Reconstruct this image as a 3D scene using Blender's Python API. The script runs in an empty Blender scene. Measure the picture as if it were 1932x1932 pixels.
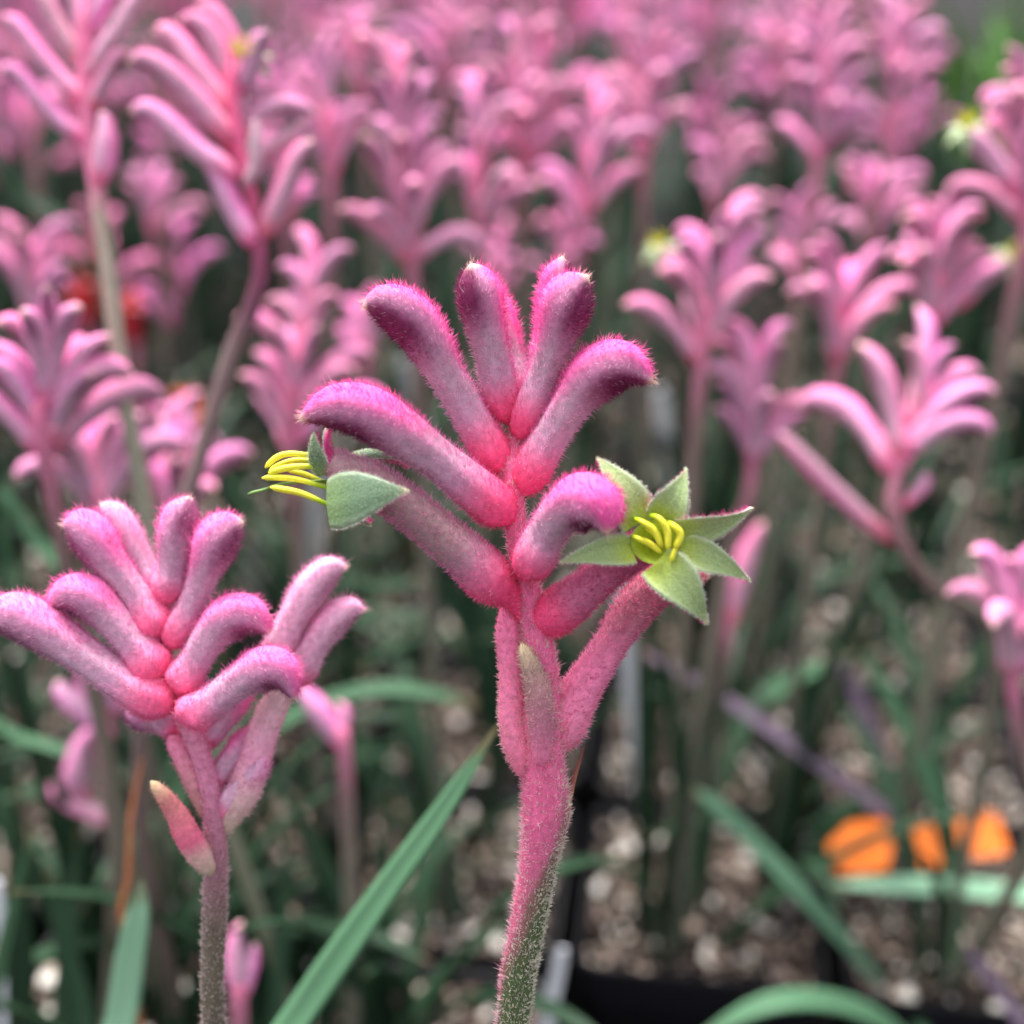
import bpy, math, random
import numpy as np
from mathutils import Matrix, Vector

sc = bpy.context.scene
COL = sc.collection
rng = np.random.default_rng(7)
random.seed(7)
R = math.radians

# ------------------------------------------------------------------ camera, sky, sun, exposure
CAM = np.array([0.0, 0.0, 0.525])          # metres; potting mix lies at z = 0.10
PITCH = R(27)
TAN = math.tan(R(23))
FWD = np.array([0, math.cos(PITCH), -math.sin(PITCH)])
UPV = np.array([0, math.sin(PITCH), math.cos(PITCH)])
RGT = np.array([1.0, 0, 0])
FOCUS = 0.212
cd = bpy.data.cameras.new('camera')
cam = bpy.data.objects.new('camera', cd)
COL.objects.link(cam)
cam.location = CAM
cam.rotation_euler = (R(90) - PITCH, 0, 0)
cd.sensor_width = 36
cd.lens = 18 / TAN
cd.clip_start = 0.01
cd.clip_end = 200
cd.dof.use_dof = True
cd.dof.focus_distance = FOCUS
cd.dof.aperture_fstop = 6.5
sc.camera = cam

w = bpy.data.worlds.new('World')
sc.world = w
w.use_nodes = True
nt = w.node_tree
nt.nodes.clear()
sky = nt.nodes.new('ShaderNodeTexSky')
sky.sky_type = 'NISHITA'
sky.sun_disc = False
SUN_EL, SUN_ROT = R(62), R(-25)
sky.sun_elevation = SUN_EL
sky.sun_rotation = SUN_ROT
sky.dust_density = 4.0
sky.air_density = 1.0
hs = nt.nodes.new('ShaderNodeHueSaturation')       # cloud cover: most of the blue is gone
hs.inputs['Saturation'].default_value = 0.22
bg = nt.nodes.new('ShaderNodeBackground')
bg.inputs['Strength'].default_value = 0.075
wo = nt.nodes.new('ShaderNodeOutputWorld')
nt.links.new(sky.outputs[0], hs.inputs['Color'])
nt.links.new(hs.outputs[0], bg.inputs[0])
nt.links.new(bg.outputs[0], wo.inputs[0])
sl = bpy.data.lights.new('sun', 'SUN')
sl.energy = 1.5
sl.angle = R(20)
sl.color = (1.0, 0.96, 0.92)
so = bpy.data.objects.new('sun', sl)
COL.objects.link(so)
sdir = Vector((math.sin(SUN_ROT) * math.cos(SUN_EL), math.cos(SUN_ROT) * math.cos(SUN_EL), math.sin(SUN_EL)))
so.rotation_euler = sdir.to_track_quat('Z', 'Y').to_euler()
so.location = (0, 0, 3)
vs = sc.view_settings
vs.view_transform = 'Standard'
vs.look = 'None'
vs.exposure = 2.35
vs.gamma = 1
vs.use_curve_mapping = False
sc.render.engine = 'CYCLES'
sc.cycles.max_bounces = 6
sc.cycles.use_denoising = True


# ------------------------------------------------------------------ helpers
def lin(r, g, b):
    f = lambda c: c / 12.92 if c <= 0.04045 else ((c + 0.055) / 1.055) ** 2.4
    return np.array([f(r / 255), f(g / 255), f(b / 255)])


def P(u, v, depth):
    """photo point (1932-px picture) at a distance along the view axis -> world metres"""
    return CAM + RGT * ((u - 966) / 966 * TAN * depth) + UPV * ((966 - v) / 966 * TAN * depth) + FWD * depth


def PX(depth):
    return TAN * depth / 966


def nrm(a):
    return a / np.maximum(np.linalg.norm(a, axis=-1, keepdims=True), 1e-12)


def smooth(a, b, x):
    t = np.clip((x - a) / (b - a), 0, 1)
    return t * t * (3 - 2 * t)


def mix(a, b, t):
    t = np.asarray(t)[..., None]
    return a * (1 - t) + b * t


def mesh_np(name, V, quads=None, tris=None, col=None, smooth_shade=True, uv=None):
    me = bpy.data.meshes.new(name)
    nq = 0 if quads is None else len(quads)
    n3 = 0 if tris is None else len(tris)
    me.vertices.add(len(V))
    me.vertices.foreach_set('co', np.asarray(V, np.float32).ravel())
    idx = []
    if nq: idx.append(np.asarray(quads, np.int32).ravel())
    if n3: idx.append(np.asarray(tris, np.int32).ravel())
    idx = np.concatenate(idx)
    me.loops.add(len(idx))
    me.loops.foreach_set('vertex_index', idx)
    me.polygons.add(nq + n3)
    starts = np.concatenate([np.arange(nq) * 4, nq * 4 + np.arange(n3) * 3]).astype(np.int32)
    me.polygons.foreach_set('loop_start', starts)
    me.polygons.foreach_set('use_smooth', np.full(nq + n3, smooth_shade))
    if col is not None:
        a = me.attributes.new('Col', 'FLOAT_COLOR', 'POINT')
        c = np.ones((len(V), 4), np.float32)
        c[:, :3] = np.clip(col, 0, 1)
        a.data.foreach_set('color', c.ravel())
    if uv is not None:                     # along / across a blade
        a = me.attributes.new('blade', 'FLOAT_VECTOR', 'POINT')
        a.data.foreach_set('vector', np.asarray(uv, np.float32).ravel())
    me.update(calc_edges=True)
    me.validate()
    return me


ORG = {}


def empty(name, loc, label=None, cat=None, group=None, kind=None):
    o = bpy.data.objects.new(name, None)
    o.empty_display_size = 0.01
    COL.objects.link(o)
    o.location = loc
    ORG[o.name] = np.array(loc, float)
    tag(o, label, cat, group, kind)
    return o


def tag(o, label=None, cat=None, group=None, kind=None):
    if label: o['label'] = label
    if cat: o['category'] = cat
    if group: o['group'] = group
    if kind: o['kind'] = kind
    return o


def link(name, me, mat, parent=None, origin=(0, 0, 0), kind=None, label=None):
    """object with world-space origin, unrotated parents"""
    o = bpy.data.objects.new(name, me)
    COL.objects.link(o)
    if mat is not None and not me.materials:
        me.materials.append(mat)
    origin = np.array(origin, float)
    ORG[o.name] = origin
    if parent is not None:
        o.parent = parent
        o.location = origin - ORG[parent.name]
    else:
        o.location = origin
    if kind: o['kind'] = kind
    if label: o['label'] = label
    return o


def link_m(name, me, mat, parent, M):
    """object placed by a world matrix under an unrotated parent"""
    o = bpy.data.objects.new(name, me)
    COL.objects.link(o)
    if mat is not None and not me.materials:
        me.materials.append(mat)
    o.parent = parent
    T = Matrix(M.tolist())
    o.matrix_basis = Matrix.Translation(-Vector(ORG[parent.name])) @ T
    ORG[o.name] = M[:3, 3].copy()
    return o


def spline(pts, n):
    """Catmull-Rom through rows of pts, resampled to n rows evenly along x,y,z"""
    pts = np.asarray(pts, float)
    Q = np.vstack([2 * pts[0] - pts[1], pts, 2 * pts[-1] - pts[-2]])
    out = []
    for i in range(1, len(Q) - 2):
        t = np.linspace(0, 1, 16, endpoint=False)[:, None]
        p0, p1, p2, p3 = Q[i - 1], Q[i], Q[i + 1], Q[i + 2]
        out.append(.5 * (2 * p1 + (p2 - p0) * t + (2 * p0 - 5 * p1 + 4 * p2 - p3) * t ** 2 + (3 * p1 - p0 - 3 * p2 + p3) * t ** 3))
    out.append(pts[-1:])
    C = np.vstack(out)
    d = np.concatenate([[0], np.cumsum(np.linalg.norm(np.diff(C[:, :3], axis=0), axis=1))])
    s = np.linspace(0, d[-1], n)
    return np.stack([np.interp(s, d, C[:, k]) for k in range(C.shape[1])], 1)


def frames(Pt, dorsal=None):
    T = nrm(np.gradient(Pt, axis=0))
    n = len(Pt)
    if dorsal is None:
        k = n // 2
        bow = Pt[k] - .5 * (Pt[0] + Pt[-1])
        ch = nrm(Pt[-1] - Pt[0])
        bow = bow - ch * bow.dot(ch)
        dorsal = bow if np.linalg.norm(bow) > 1e-4 else np.array([0, -.3, 1.0])
    N = np.zeros_like(Pt)
    k = n // 2
    x = dorsal - T[k] * dorsal.dot(T[k])
    N[k] = nrm(x)
    for rngk in (range(k + 1, n), range(k - 1, -1, -1)):
        prev = N[k]
        for i in rngk:
            x = prev - T[i] * prev.dot(T[i])
            prev = nrm(x)
            N[i] = prev
    return T, N, np.cross(T, N)


class Tube:
    """a swept closed body; keeps its grid so that hairs can be set on it"""
    def __init__(s, pts, n=28, m=20, dorsal=None, flat=1.0, shape=None, ends=(True, True)):
        C = spline(pts, n)
        Pt, r = C[:, :3], np.maximum(C[:, 3], 1e-5)
        # round the two ends off
        d = np.concatenate([[0], np.cumsum(np.linalg.norm(np.diff(Pt, axis=0), axis=1))])
        if ends[0]: r = r * np.sqrt(np.clip(.12 + d / (r[0] * 1.2 + 1e-6), 0, 1))
        if ends[1]: r = r * np.sqrt(np.clip(.10 + (d[-1] - d) / (r[-1] * 1.2 + 1e-6), 0, 1))
        T, N, B = frames(Pt, dorsal)
        phi = np.linspace(0, 2 * math.pi, m, endpoint=False)
        S, PH = np.meshgrid(np.linspace(0, 1, n), phi, indexing='ij')
        rr = r[:, None] * np.ones_like(PH)
        if shape is not None: rr = rr * shape(S, PH)
        G = Pt[:, None] + rr[..., None] * (np.cos(PH)[..., None] * N[:, None] + flat * np.sin(PH)[..., None] * B[:, None])
        s.G, s.S, s.PH, s.n, s.m, s.T, s.len, s.Pt, s.r = G, S, PH, n, m, T, d[-1], Pt, r
        s.N = N
        i, j = np.meshgrid(np.arange(n - 1), np.arange(m), indexing='ij')
        a = i * m + j; b = i * m + (j + 1) % m
        s.quads = np.stack([a, b, b + m, a + m], -1).reshape(-1, 4)
        nv = n * m
        j = np.arange(m); jn = (j + 1) % m
        s.tris = np.concatenate([np.stack([np.full(m, nv), jn, j], 1),
                                 np.stack([np.full(m, nv + 1), (n - 1) * m + j, (n - 1) * m + jn], 1)])
        s.V = np.vstack([G.reshape(-1, 3), Pt[:1] - T[:1] * r[0] * .15, Pt[-1:] + T[-1:] * r[-1] * .15])
        s.Sf = np.concatenate([S.ravel(), [0, 1]])
        s.PHf = np.concatenate([PH.ravel(), [0, 0]])

    def mesh(s, name, colf):
        return mesh_np(name, s.V - s.Pt[0], s.quads, s.tris, colf(s.Sf, s.PHf))

    def sample(s, count):
        """points, outward normals, tangents, s, phi spread over the skin"""
        per = s.r / s.r.sum()
        cdf = np.cumsum(per)
        fi = np.interp(rng.random(count), np.concatenate([[0], cdf]), np.arange(s.n + 1) - .5)
        fi = np.clip(fi, 0, s.n - 1.001)
        fj = rng.random(count) * s.m
        i = fi.astype(int); j = fj.astype(int) % s.m
        a = (fi - i)[:, None]; b = (fj - np.floor(fj))[:, None]
        j2 = (j + 1) % s.m
        g00, g01, g10, g11 = s.G[i, j], s.G[i, j2], s.G[i + 1, j], s.G[i + 1, j2]
        p = (g00 * (1 - b) + g01 * b) * (1 - a) + (g10 * (1 - b) + g11 * b) * a
        c = s.Pt[i] * (1 - a) + s.Pt[i + 1] * a
        t = nrm((g10 - g00) * (1 - b) + (g11 - g01) * b)
        x = nrm((g01 - g00) * (1 - a) + (g11 - g10) * a)
        nn = np.cross(x, t)
        sg = np.sign((nn * (p - c)).sum(1, keepdims=True)); sg[sg == 0] = 1
        return p, nrm(nn * sg), t, fi / (s.n - 1), fj / s.m * 2 * math.pi


def hair_mesh(name, p, d, L, W, c0, c1, origin, curl=.25):
    """thin tapering curved blades: five points and two faces each"""
    k = len(p)
    ax = nrm(np.cross(d, rng.normal(size=(k, 3))))
    bend = nrm(np.cross(d, rng.normal(size=(k, 3)))) * (L * curl * rng.random(k))[:, None]
    L = L[:, None]; W = W[:, None]
    mid = p + d * L * .55 + bend * .35
    tip = p + d * L + bend
    V = np.stack([p - ax * W * .5, p + ax * W * .5, mid + ax * W * .4, mid - ax * W * .4, tip], 1).reshape(-1, 3) - origin
    o = np.arange(k)[:, None] * 5
    quads = o + np.array([[0, 1, 2, 3]])
    tris = o + np.array([[3, 2, 4]])
    cm = (c0 + c1) * .5
    col = np.stack([c0, c0, cm, cm, c1], 1).reshape(-1, 3)
    return mesh_np(name, V, quads, tris, col)


# ------------------------------------------------------------------ materials
def new_mat(name):
    m = bpy.data.materials.new(name)
    m.use_nodes = True
    t = m.node_tree
    b = t.nodes['Principled BSDF']
    return m, t, b


def attr_mat(name, rough=.75, sheen=0, bump=0, bscale=900, translucent=0, var=.25, hue=0.0, val=0.0, spec=.3):
    m, t, b = new_mat(name)
    N, Lk = t.nodes, t.links
    at = N.new('ShaderNodeAttribute'); at.attribute_name = 'Col'
    tc = N.new('ShaderNodeTexCoord')
    nz = N.new('ShaderNodeTexNoise'); nz.inputs['Scale'].default_value = bscale; nz.inputs['Detail'].default_value = 3
    Lk.new(tc.outputs['Object'], nz.inputs['Vector'])
    mr = N.new('ShaderNodeMapRange')
    mr.inputs['From Min'].default_value = .3; mr.inputs['From Max'].default_value = .7
    mr.inputs['To Min'].default_value = 1 - var; mr.inputs['To Max'].default_value = 1 + var
    Lk.new(nz.outputs['Fac'], mr.inputs['Value'])
    hsv = N.new('ShaderNodeHueSaturation')
    Lk.new(at.outputs['Color'], hsv.inputs['Color'])
    Lk.new(mr.outputs['Result'], hsv.inputs['Value'])
    src = hsv.outputs[0]
    if hue or val:
        oi = N.new('ShaderNodeObjectInfo')
        h2 = N.new('ShaderNodeHueSaturation')
        a = N.new('ShaderNodeMapRange'); a.inputs['To Min'].default_value = .5 - hue; a.inputs['To Max'].default_value = .5 + hue
        Lk.new(oi.outputs['Random'], a.inputs['Value'])
        Lk.new(a.outputs['Result'], h2.inputs['Hue'])
        wn = N.new('ShaderNodeTexWhiteNoise'); wn.noise_dimensions = '1D'
        Lk.new(oi.outputs['Random'], wn.inputs['W'])
        c = N.new('ShaderNodeMapRange'); c.inputs['To Min'].default_value = 1 - val; c.inputs['To Max'].default_value = 1 + val * .6
        Lk.new(wn.outputs['Value'], c.inputs['Value'])
        Lk.new(c.outputs['Result'], h2.inputs['Value'])
        Lk.new(src, h2.inputs['Color'])
        src = h2.outputs[0]
    Lk.new(src, b.inputs['Base Color'])
    b.inputs['Roughness'].default_value = rough
    b.inputs['Specular IOR Level'].default_value = spec
    if sheen:
        b.inputs['Sheen Weight'].default_value = sheen
        b.inputs['Sheen Roughness'].default_value = .5
        Lk.new(src, b.inputs['Sheen Tint'])
    if bump:
        bp = N.new('ShaderNodeBump'); bp.inputs['Strength'].default_value = bump; bp.inputs['Distance'].default_value = .0004
        Lk.new(nz.outputs['Fac'], bp.inputs['Height'])
        Lk.new(bp.outputs[0], b.inputs['Normal'])
    if translucent:
        tr = N.new('ShaderNodeBsdfTranslucent')
        Lk.new(src, tr.inputs['Color'])
        ms = N.new('ShaderNodeMixShader'); ms.inputs[0].default_value = translucent
        Lk.new(b.outputs[0], ms.inputs[1]); Lk.new(tr.outputs[0], ms.inputs[2])
        Lk.new(ms.outputs[0], N['Material Output'].inputs['Surface'])
    return m


M_SKIN = attr_mat('velvet_skin', .8, .2, .3, 900, var=.16)
M_FUZZ = attr_mat('fuzz', .7, 0, 0, 600, translucent=.5, var=.18)
M_BUD = attr_mat('soft_bud', .8, .5, .5, 700, translucent=.12, var=.22, hue=.018, val=.24)
M_STEM = attr_mat('woolly_stem', .85, .3, .6, 900, var=.25, val=.15)
M_PETAL = attr_mat('green_petal', .6, .35, .35, 2500, translucent=.15, var=.15)
M_STAMEN = attr_mat('yellow_anther', .45, 0, .15, 1800, translucent=.1, var=.08)


def leaf_mat(name, c_a, c_b, rough=.42):
    m, t, b = new_mat(name)
    N, Lk = t.nodes, t.links
    at = N.new('ShaderNodeAttribute'); at.attribute_name = 'blade'
    oi = N.new('ShaderNodeObjectInfo')
    mp = N.new('ShaderNodeMapping'); mp.inputs['Scale'].default_value = (2.2, 34, 1)
    Lk.new(at.outputs['Vector'], mp.inputs['Vector'])
    nz = N.new('ShaderNodeTexNoise'); nz.inputs['Scale'].default_value = 1.0; nz.inputs['Detail'].default_value = 3
    Lk.new(mp.outputs[0], nz.inputs['Vector'])
    mx = N.new('ShaderNodeMix'); mx.data_type = 'RGBA'
    mx.inputs['A'].default_value = (*c_a, 1); mx.inputs['B'].default_value = (*c_b, 1)
    ad = N.new('ShaderNodeMath'); ad.operation = 'MULTIPLY_ADD'
    ad.inputs[1].default_value = 1.5; ad.inputs[2].default_value = -.5
    Lk.new(nz.outputs['Fac'], ad.inputs[0])
    a2 = N.new('ShaderNodeMath'); a2.operation = 'MULTIPLY_ADD'; a2.use_clamp = True
    a2.inputs[1].default_value = .75
    Lk.new(oi.outputs['Random'], a2.inputs[0]); Lk.new(ad.outputs[0], a2.inputs[2])
    Lk.new(a2.outputs[0], mx.inputs['Factor'])
    sx = N.new('ShaderNodeSeparateXYZ'); Lk.new(at.outputs['Vector'], sx.inputs[0])
    n2 = N.new('ShaderNodeTexNoise'); n2.inputs['Scale'].default_value = 7; n2.inputs['Detail'].default_value = 4
    Lk.new(at.outputs['Vector'], n2.inputs['Vector'])
    tip = N.new('ShaderNodeMath'); tip.operation = 'MULTIPLY_ADD'; tip.inputs[1].default_value = .16
    Lk.new(n2.outputs['Fac'], tip.inputs[0]); Lk.new(sx.outputs['Z'], tip.inputs[2])
    tr_ = N.new('ShaderNodeMapRange'); tr_.inputs['From Min'].default_value = 1.04; tr_.inputs['From Max'].default_value = 1.09
    Lk.new(tip.outputs[0], tr_.inputs['Value'])
    mb = N.new('ShaderNodeMix'); mb.data_type = 'RGBA'; mb.inputs['B'].default_value = (.16, .085, .04, 1)
    Lk.new(mx.outputs['Result'], mb.inputs['A']); Lk.new(tr_.outputs['Result'], mb.inputs['Factor'])
    Lk.new(mb.outputs['Result'], b.inputs['Base Color'])
    b.inputs['Roughness'].default_value = rough
    b.inputs['Specular IOR Level'].default_value = .16
    bp = N.new('ShaderNodeBump'); bp.inputs['Strength'].default_value = .25; bp.inputs['Distance'].default_value = .0006
    Lk.new(nz.outputs['Fac'], bp.inputs['Height']); Lk.new(bp.outputs[0], b.inputs['Normal'])
    tr = N.new('ShaderNodeBsdfTranslucent'); Lk.new(mx.outputs['Result'], tr.inputs['Color'])
    ms = N.new('ShaderNodeMixShader'); ms.inputs[0].default_value = .18
    Lk.new(b.outputs[0], ms.inputs[1]); Lk.new(tr.outputs[0], ms.inputs[2])
    Lk.new(ms.outputs[0], N['Material Output'].inputs['Surface'])
    return m


M_LEAF = leaf_mat('strap_leaf', (.010, .032, .013), (.042, .09, .05))
M_LEAF_PALE = leaf_mat('pale_strap_leaf', (.14, .30, .18), (.20, .37, .24))
M_LEAF_MID = leaf_mat('green_strap_leaf', (.075, .18, .09), (.11, .24, .135))
M_LEAF_LIGHT = leaf_mat('light_strap_leaf', (.26, .50, .32), (.34, .60, .40))
M_LEAF_PURPLE = leaf_mat('purple_strap_leaf', (.15, .10, .16), (.25, .18, .26), .5)
M_LEAF_BRIGHT = leaf_mat('bright_leaf', (.10, .28, .05), (.2, .42, .10))


def plain(name, col, rough=.5, nscale=0, var=.2, bump=0, spec=.5, dist=.002):
    m, t, b = new_mat(name)
    b.inputs['Base Color'].default_value = (*col, 1)
    b.inputs['Roughness'].default_value = rough
    b.inputs['Specular IOR Level'].default_value = spec
    if nscale:
        N, Lk = t.nodes, t.links
        tc = N.new('ShaderNodeTexCoord')
        nz = N.new('ShaderNodeTexNoise'); nz.inputs['Scale'].default_value = nscale; nz.inputs['Detail'].default_value = 5
        Lk.new(tc.outputs['Object'], nz.inputs['Vector'])
        mx = N.new('ShaderNodeMix'); mx.data_type = 'RGBA'
        mx.inputs['A'].default_value = (*[c * (1 - var) for c in col], 1)
        mx.inputs['B'].default_value = (*[min(c * (1 + var), 1) for c in col], 1)
        Lk.new(nz.outputs['Fac'], mx.inputs['Factor'])
        Lk.new(mx.outputs['Result'], b.inputs['Base Color'])
        if bump:
            bp = N.new('ShaderNodeBump'); bp.inputs['Strength'].default_value = bump; bp.inputs['Distance'].default_value = dist
            Lk.new(nz.outputs['Fac'], bp.inputs['Height']); Lk.new(bp.outputs[0], b.inputs['Normal'])
    return m


M_POT = plain('black_pot_plastic', (.010, .010, .013), .5, 60, .4, .1, spec=.25)
M_SOIL = plain('potting_mix', (.022, .017, .014), .95, 180, .6, .8, spec=.1)
M_CHIP = attr_mat('bark_and_perlite', .85, 0, .5, 900, var=.35)
M_GROUND = plain('weed_mat_ground', (.014, .013, .014), .9, 25, .5, .6, spec=.1, dist=.01)
M_TAG = plain('white_label_plastic', (.84, .87, .94), .4, 80, .06)
M_ORANGE = plain('orange_label_plastic', (.92, .20, .015), .55, 60, .06)
M_INK = plain('marker_ink', (.55, .10, .01), .7)

# ------------------------------------------------------------------ setting: ground
g = mesh_np('ground', np.array([[-40, -20, 0], [40, -20, 0], [40, 80, 0], [-40, 80, 0]], float), [[0, 1, 2, 3]])
tag(link('ground', g, M_GROUND), kind='structure')

# ------------------------------------------------------------------ pots on their grid
ROT = R(-8)
SP = 0.117
CORNER = np.array([0.022, 0.374])
EX = np.array([math.cos(ROT), math.sin(ROT)])
EY = np.array([-math.sin(ROT), math.cos(ROT)])


def pot_centre(i, j):
    return CORNER + EX * (i + .5) * SP + EY * (j + .5) * SP


def pot_mesh():
    """square tapered nursery pot with rounded corners, a rolled rim and an open top"""
    def ring(h, z, rad):
        out = []
        for k in range(4):
            cx = (h - rad) * (1 if k in (0, 3) else -1); cy = (h - rad) * (1 if k in (0, 1) else -1)
            for a in np.linspace(0, math.pi / 2, 4):
                ang = a + k * math.pi / 2
                out.append((cx + rad * math.cos(ang), cy + rad * math.sin(ang), z))
        return out
    prof = [(.040, 0.0, .008), (.0405, .004, .008), (.0505, .088, .010), (.0535, .0885, .011), (.0545, .109, .011), (.0538, .111, .011),
            (.0522, .1105, .011), (.0510, .107, .011), (.0495, .085, .010), (.0490, .082, .010)]
    V = []
    for h, z, r in prof: V += ring(h, z, r)
    k = 16
    q = []
    for a in range(len(prof) - 1):
        for b in range(k):
            q.append((a * k + b, a * k + (b + 1) % k, (a + 1) * k + (b + 1) % k, (a + 1) * k + b))
    me = bpy.data.meshes.new('plant_pot')
    me.from_pydata(V, [], q + [tuple(reversed(range(k)))])
    for p_ in me.polygons: p_.use_smooth = False
    me.update()
    return me


def soil_mesh(seed):
    r = np.random.default_rng(seed)
    n = 18
    xs = np.linspace(-.0500, .0500, n)
    X, Y = np.meshgrid(xs, xs, indexing='ij')
    Z = .1025 + r.normal(0, .0012, X.shape) + .003 * np.sin(X * 90 + seed) * np.cos(Y * 70)
    # keep the sheet inside the rounded corners
    edge = np.maximum(np.abs(X), np.abs(Y)) > .0492
    Z[edge] -= .004
    c = (np.abs(X) > .047) & (np.abs(Y) > .047)
    X = np.where(c, X * .95, X); Y = np.where(c, Y * .95, Y)
    V = np.stack([X, Y, Z], -1).reshape(-1, 3)
    i, j = np.meshgrid(np.arange(n - 1), np.arange(n - 1), indexing='ij')
    a = i * n + j
    q = np.stack([a, a + n, a + n + 1, a + 1], -1).reshape(-1, 4)
    return mesh_np('potting_mix', V, q)


ICO = None


def ico():
    global ICO
    if ICO is None:
        import bmesh
        b = bmesh.new(); bmesh.ops.create_icosphere(b, subdivisions=1, radius=1)
        ICO = (np.array([v.co[:] for v in b.verts]), np.array([[v.index for v in f.verts] for f in b.faces]))
        b.free()
    return ICO


CHIPC = [lin(170, 148, 134), lin(140, 122, 110), lin(192, 178, 164), lin(104, 84, 76), lin(64, 54, 48), lin(228, 222, 214), lin(130, 114, 110), lin(44, 38, 35)]


def chips_mesh(seed, n):
    r = np.random.default_rng(seed)
    v0, f0 = ico()
    Vs, Fs, Cs = [], [], []
    for k in range(n):
        big = r.random() < .16
        sz = r.uniform(.0022, .0046) if big else r.uniform(.0008, .0021)
        sc3 = np.array([1, r.uniform(.55, .9), r.uniform(.35, .7)]) * sz
        v = v0 * (1 + r.normal(0, .16, (len(v0), 1))) * sc3
        q = np.linalg.qr(r.normal(size=(3, 3)))[0]
        if r.random() < .7:
            a = r.uniform(0, 6.28); tl = r.normal(0, .35)
            q = np.array([[math.cos(a), -math.sin(a), 0], [math.sin(a), math.cos(a), 0], [0, 0, 1]]) @ np.array([[1, 0, 0], [0, math.cos(tl), -math.sin(tl)], [0, math.sin(tl), math.cos(tl)]])
        p = np.array([r.uniform(-.049, .049), r.uniform(-.049, .049), .1035 + sz * .25 + r.random() * .0015])
        Vs.append(v @ q.T + p); Fs.append(f0 + k * len(v0))
        c = CHIPC[r.choice(len(CHIPC), p=[.11, .10, .12, .13, .18, .14, .07, .15])] * r.uniform(.75, 1.15)
        Cs.append(np.tile(c, (len(v0), 1)))
    return mesh_np('bark_chips', np.vstack(Vs), None, np.vstack(Fs), np.vstack(Cs), smooth_shade=False)


ORD = ['', 'first', 'second', 'third', 'fourth', 'fifth', 'sixth', 'seventh', 'eighth', 'ninth', 'tenth', 'eleventh']


def whereabouts(i, j):
    row = ORD[j + 3] if j < 9 else 'far'
    col = i + .5
    side = 'right' if col > 0 else 'left'
    return f'{row} row, {ORD[min(11, int(abs(col) + .5) )]} pot {side} of the main stem'


POT = pot_mesh()
SOILS = [soil_mesh(k) for k in range(3)]
CHIPS = [chips_mesh(20 + k, 900) for k in range(4)]
CHIPS_FAR = [chips_mesh(40 + k, 300) for k in range(2)]
POTS = []
SPOTS = []                                  # rows beyond the last pots in view
PROW = {0: 'front', 1: 'second', 2: 'third'}
for j in range(-3, 25):
    for i in range(-18, 19):
        c = pot_centre(i, j)
        if (i, j) in ((0, -1), (1, -1)): continue            # the black gap in front of the right-hand pot
        y = c[1]
        if y > 2.9 or y < .02: continue
        depth = y * FWD[1] + .425 * math.sin(PITCH)
        if abs(c[0]) > .44 * depth + .12: continue
        if y > 1.45:
            SPOTS.append((i, j, c, depth)); continue
        near = depth < .95
        lab = 'black square nursery pot of bark mix in the leafy rows'
        if depth < 1.0: lab = 'black square nursery pot of bark mix, ' + whereabouts(i, j)
        grp = 'black nursery pots set out in rows'
        if (i, j) == (0, 0): lab = 'black square pot right of the main stem with its bare side in view'
        elif (i, j) == (-1, 0): lab = 'black square pot of bark mix directly behind the foot of the main stem'
        elif (i, j) == (0, 1): lab = 'black square pot with the long white label beside the main stem'
        elif (i, j) == (-1, 1): lab = 'black square pot of pale chips behind the green blade left of the main stem'
        elif (i, j) == (1, 0): lab = 'black square pot under the pale blades at the lower right corner'
        elif (i, j) == (1, 1): lab = 'black square pot holding the orange labels'
        elif (i, j) == (-2, 0): lab = 'black square pot of chips between the two sharp pink flower stems'
        e = empty('plant_pot', (c[0], c[1], 0), lab, 'plant pot', grp)
        Rz = np.eye(4); Rz[:2, :2] = [[math.cos(ROT), -math.sin(ROT)], [math.sin(ROT), math.cos(ROT)]]
        Rz[:3, 3] = [c[0], c[1], 0]
        link_m('pot_wall', POT, M_POT, e, Rz)
        k = (i * 7 + j * 3) % 4
        R2 = Rz.copy()
        a = math.pi / 2 * ((i + 2 * j) % 4)
        R2[:2, :2] = Rz[:2, :2] @ np.array([[math.cos(a), -math.sin(a)], [math.sin(a), math.cos(a)]]).round()
        link_m('potting_mix', SOILS[k % 3], M_SOIL, e, R2)
        if depth < 1.3:
            tag(link_m('bark_chips', CHIPS[k] if near else CHIPS_FAR[k % 2], M_CHIP, e, R2), kind='stuff')
        POTS.append((i, j, c, depth))


def nearest_pot(x, y):
    best = min(POTS, key=lambda q: (q[2][0] - x) ** 2 + (q[2][1] - y) ** 2)
    c = best[2]
    d = np.array([x, y]) - c
    lx, ly = d.dot(EX), d.dot(EY)
    return c + EX * np.clip(lx, -.032, .032) + EY * np.clip(ly, -.032, .032)


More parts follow.
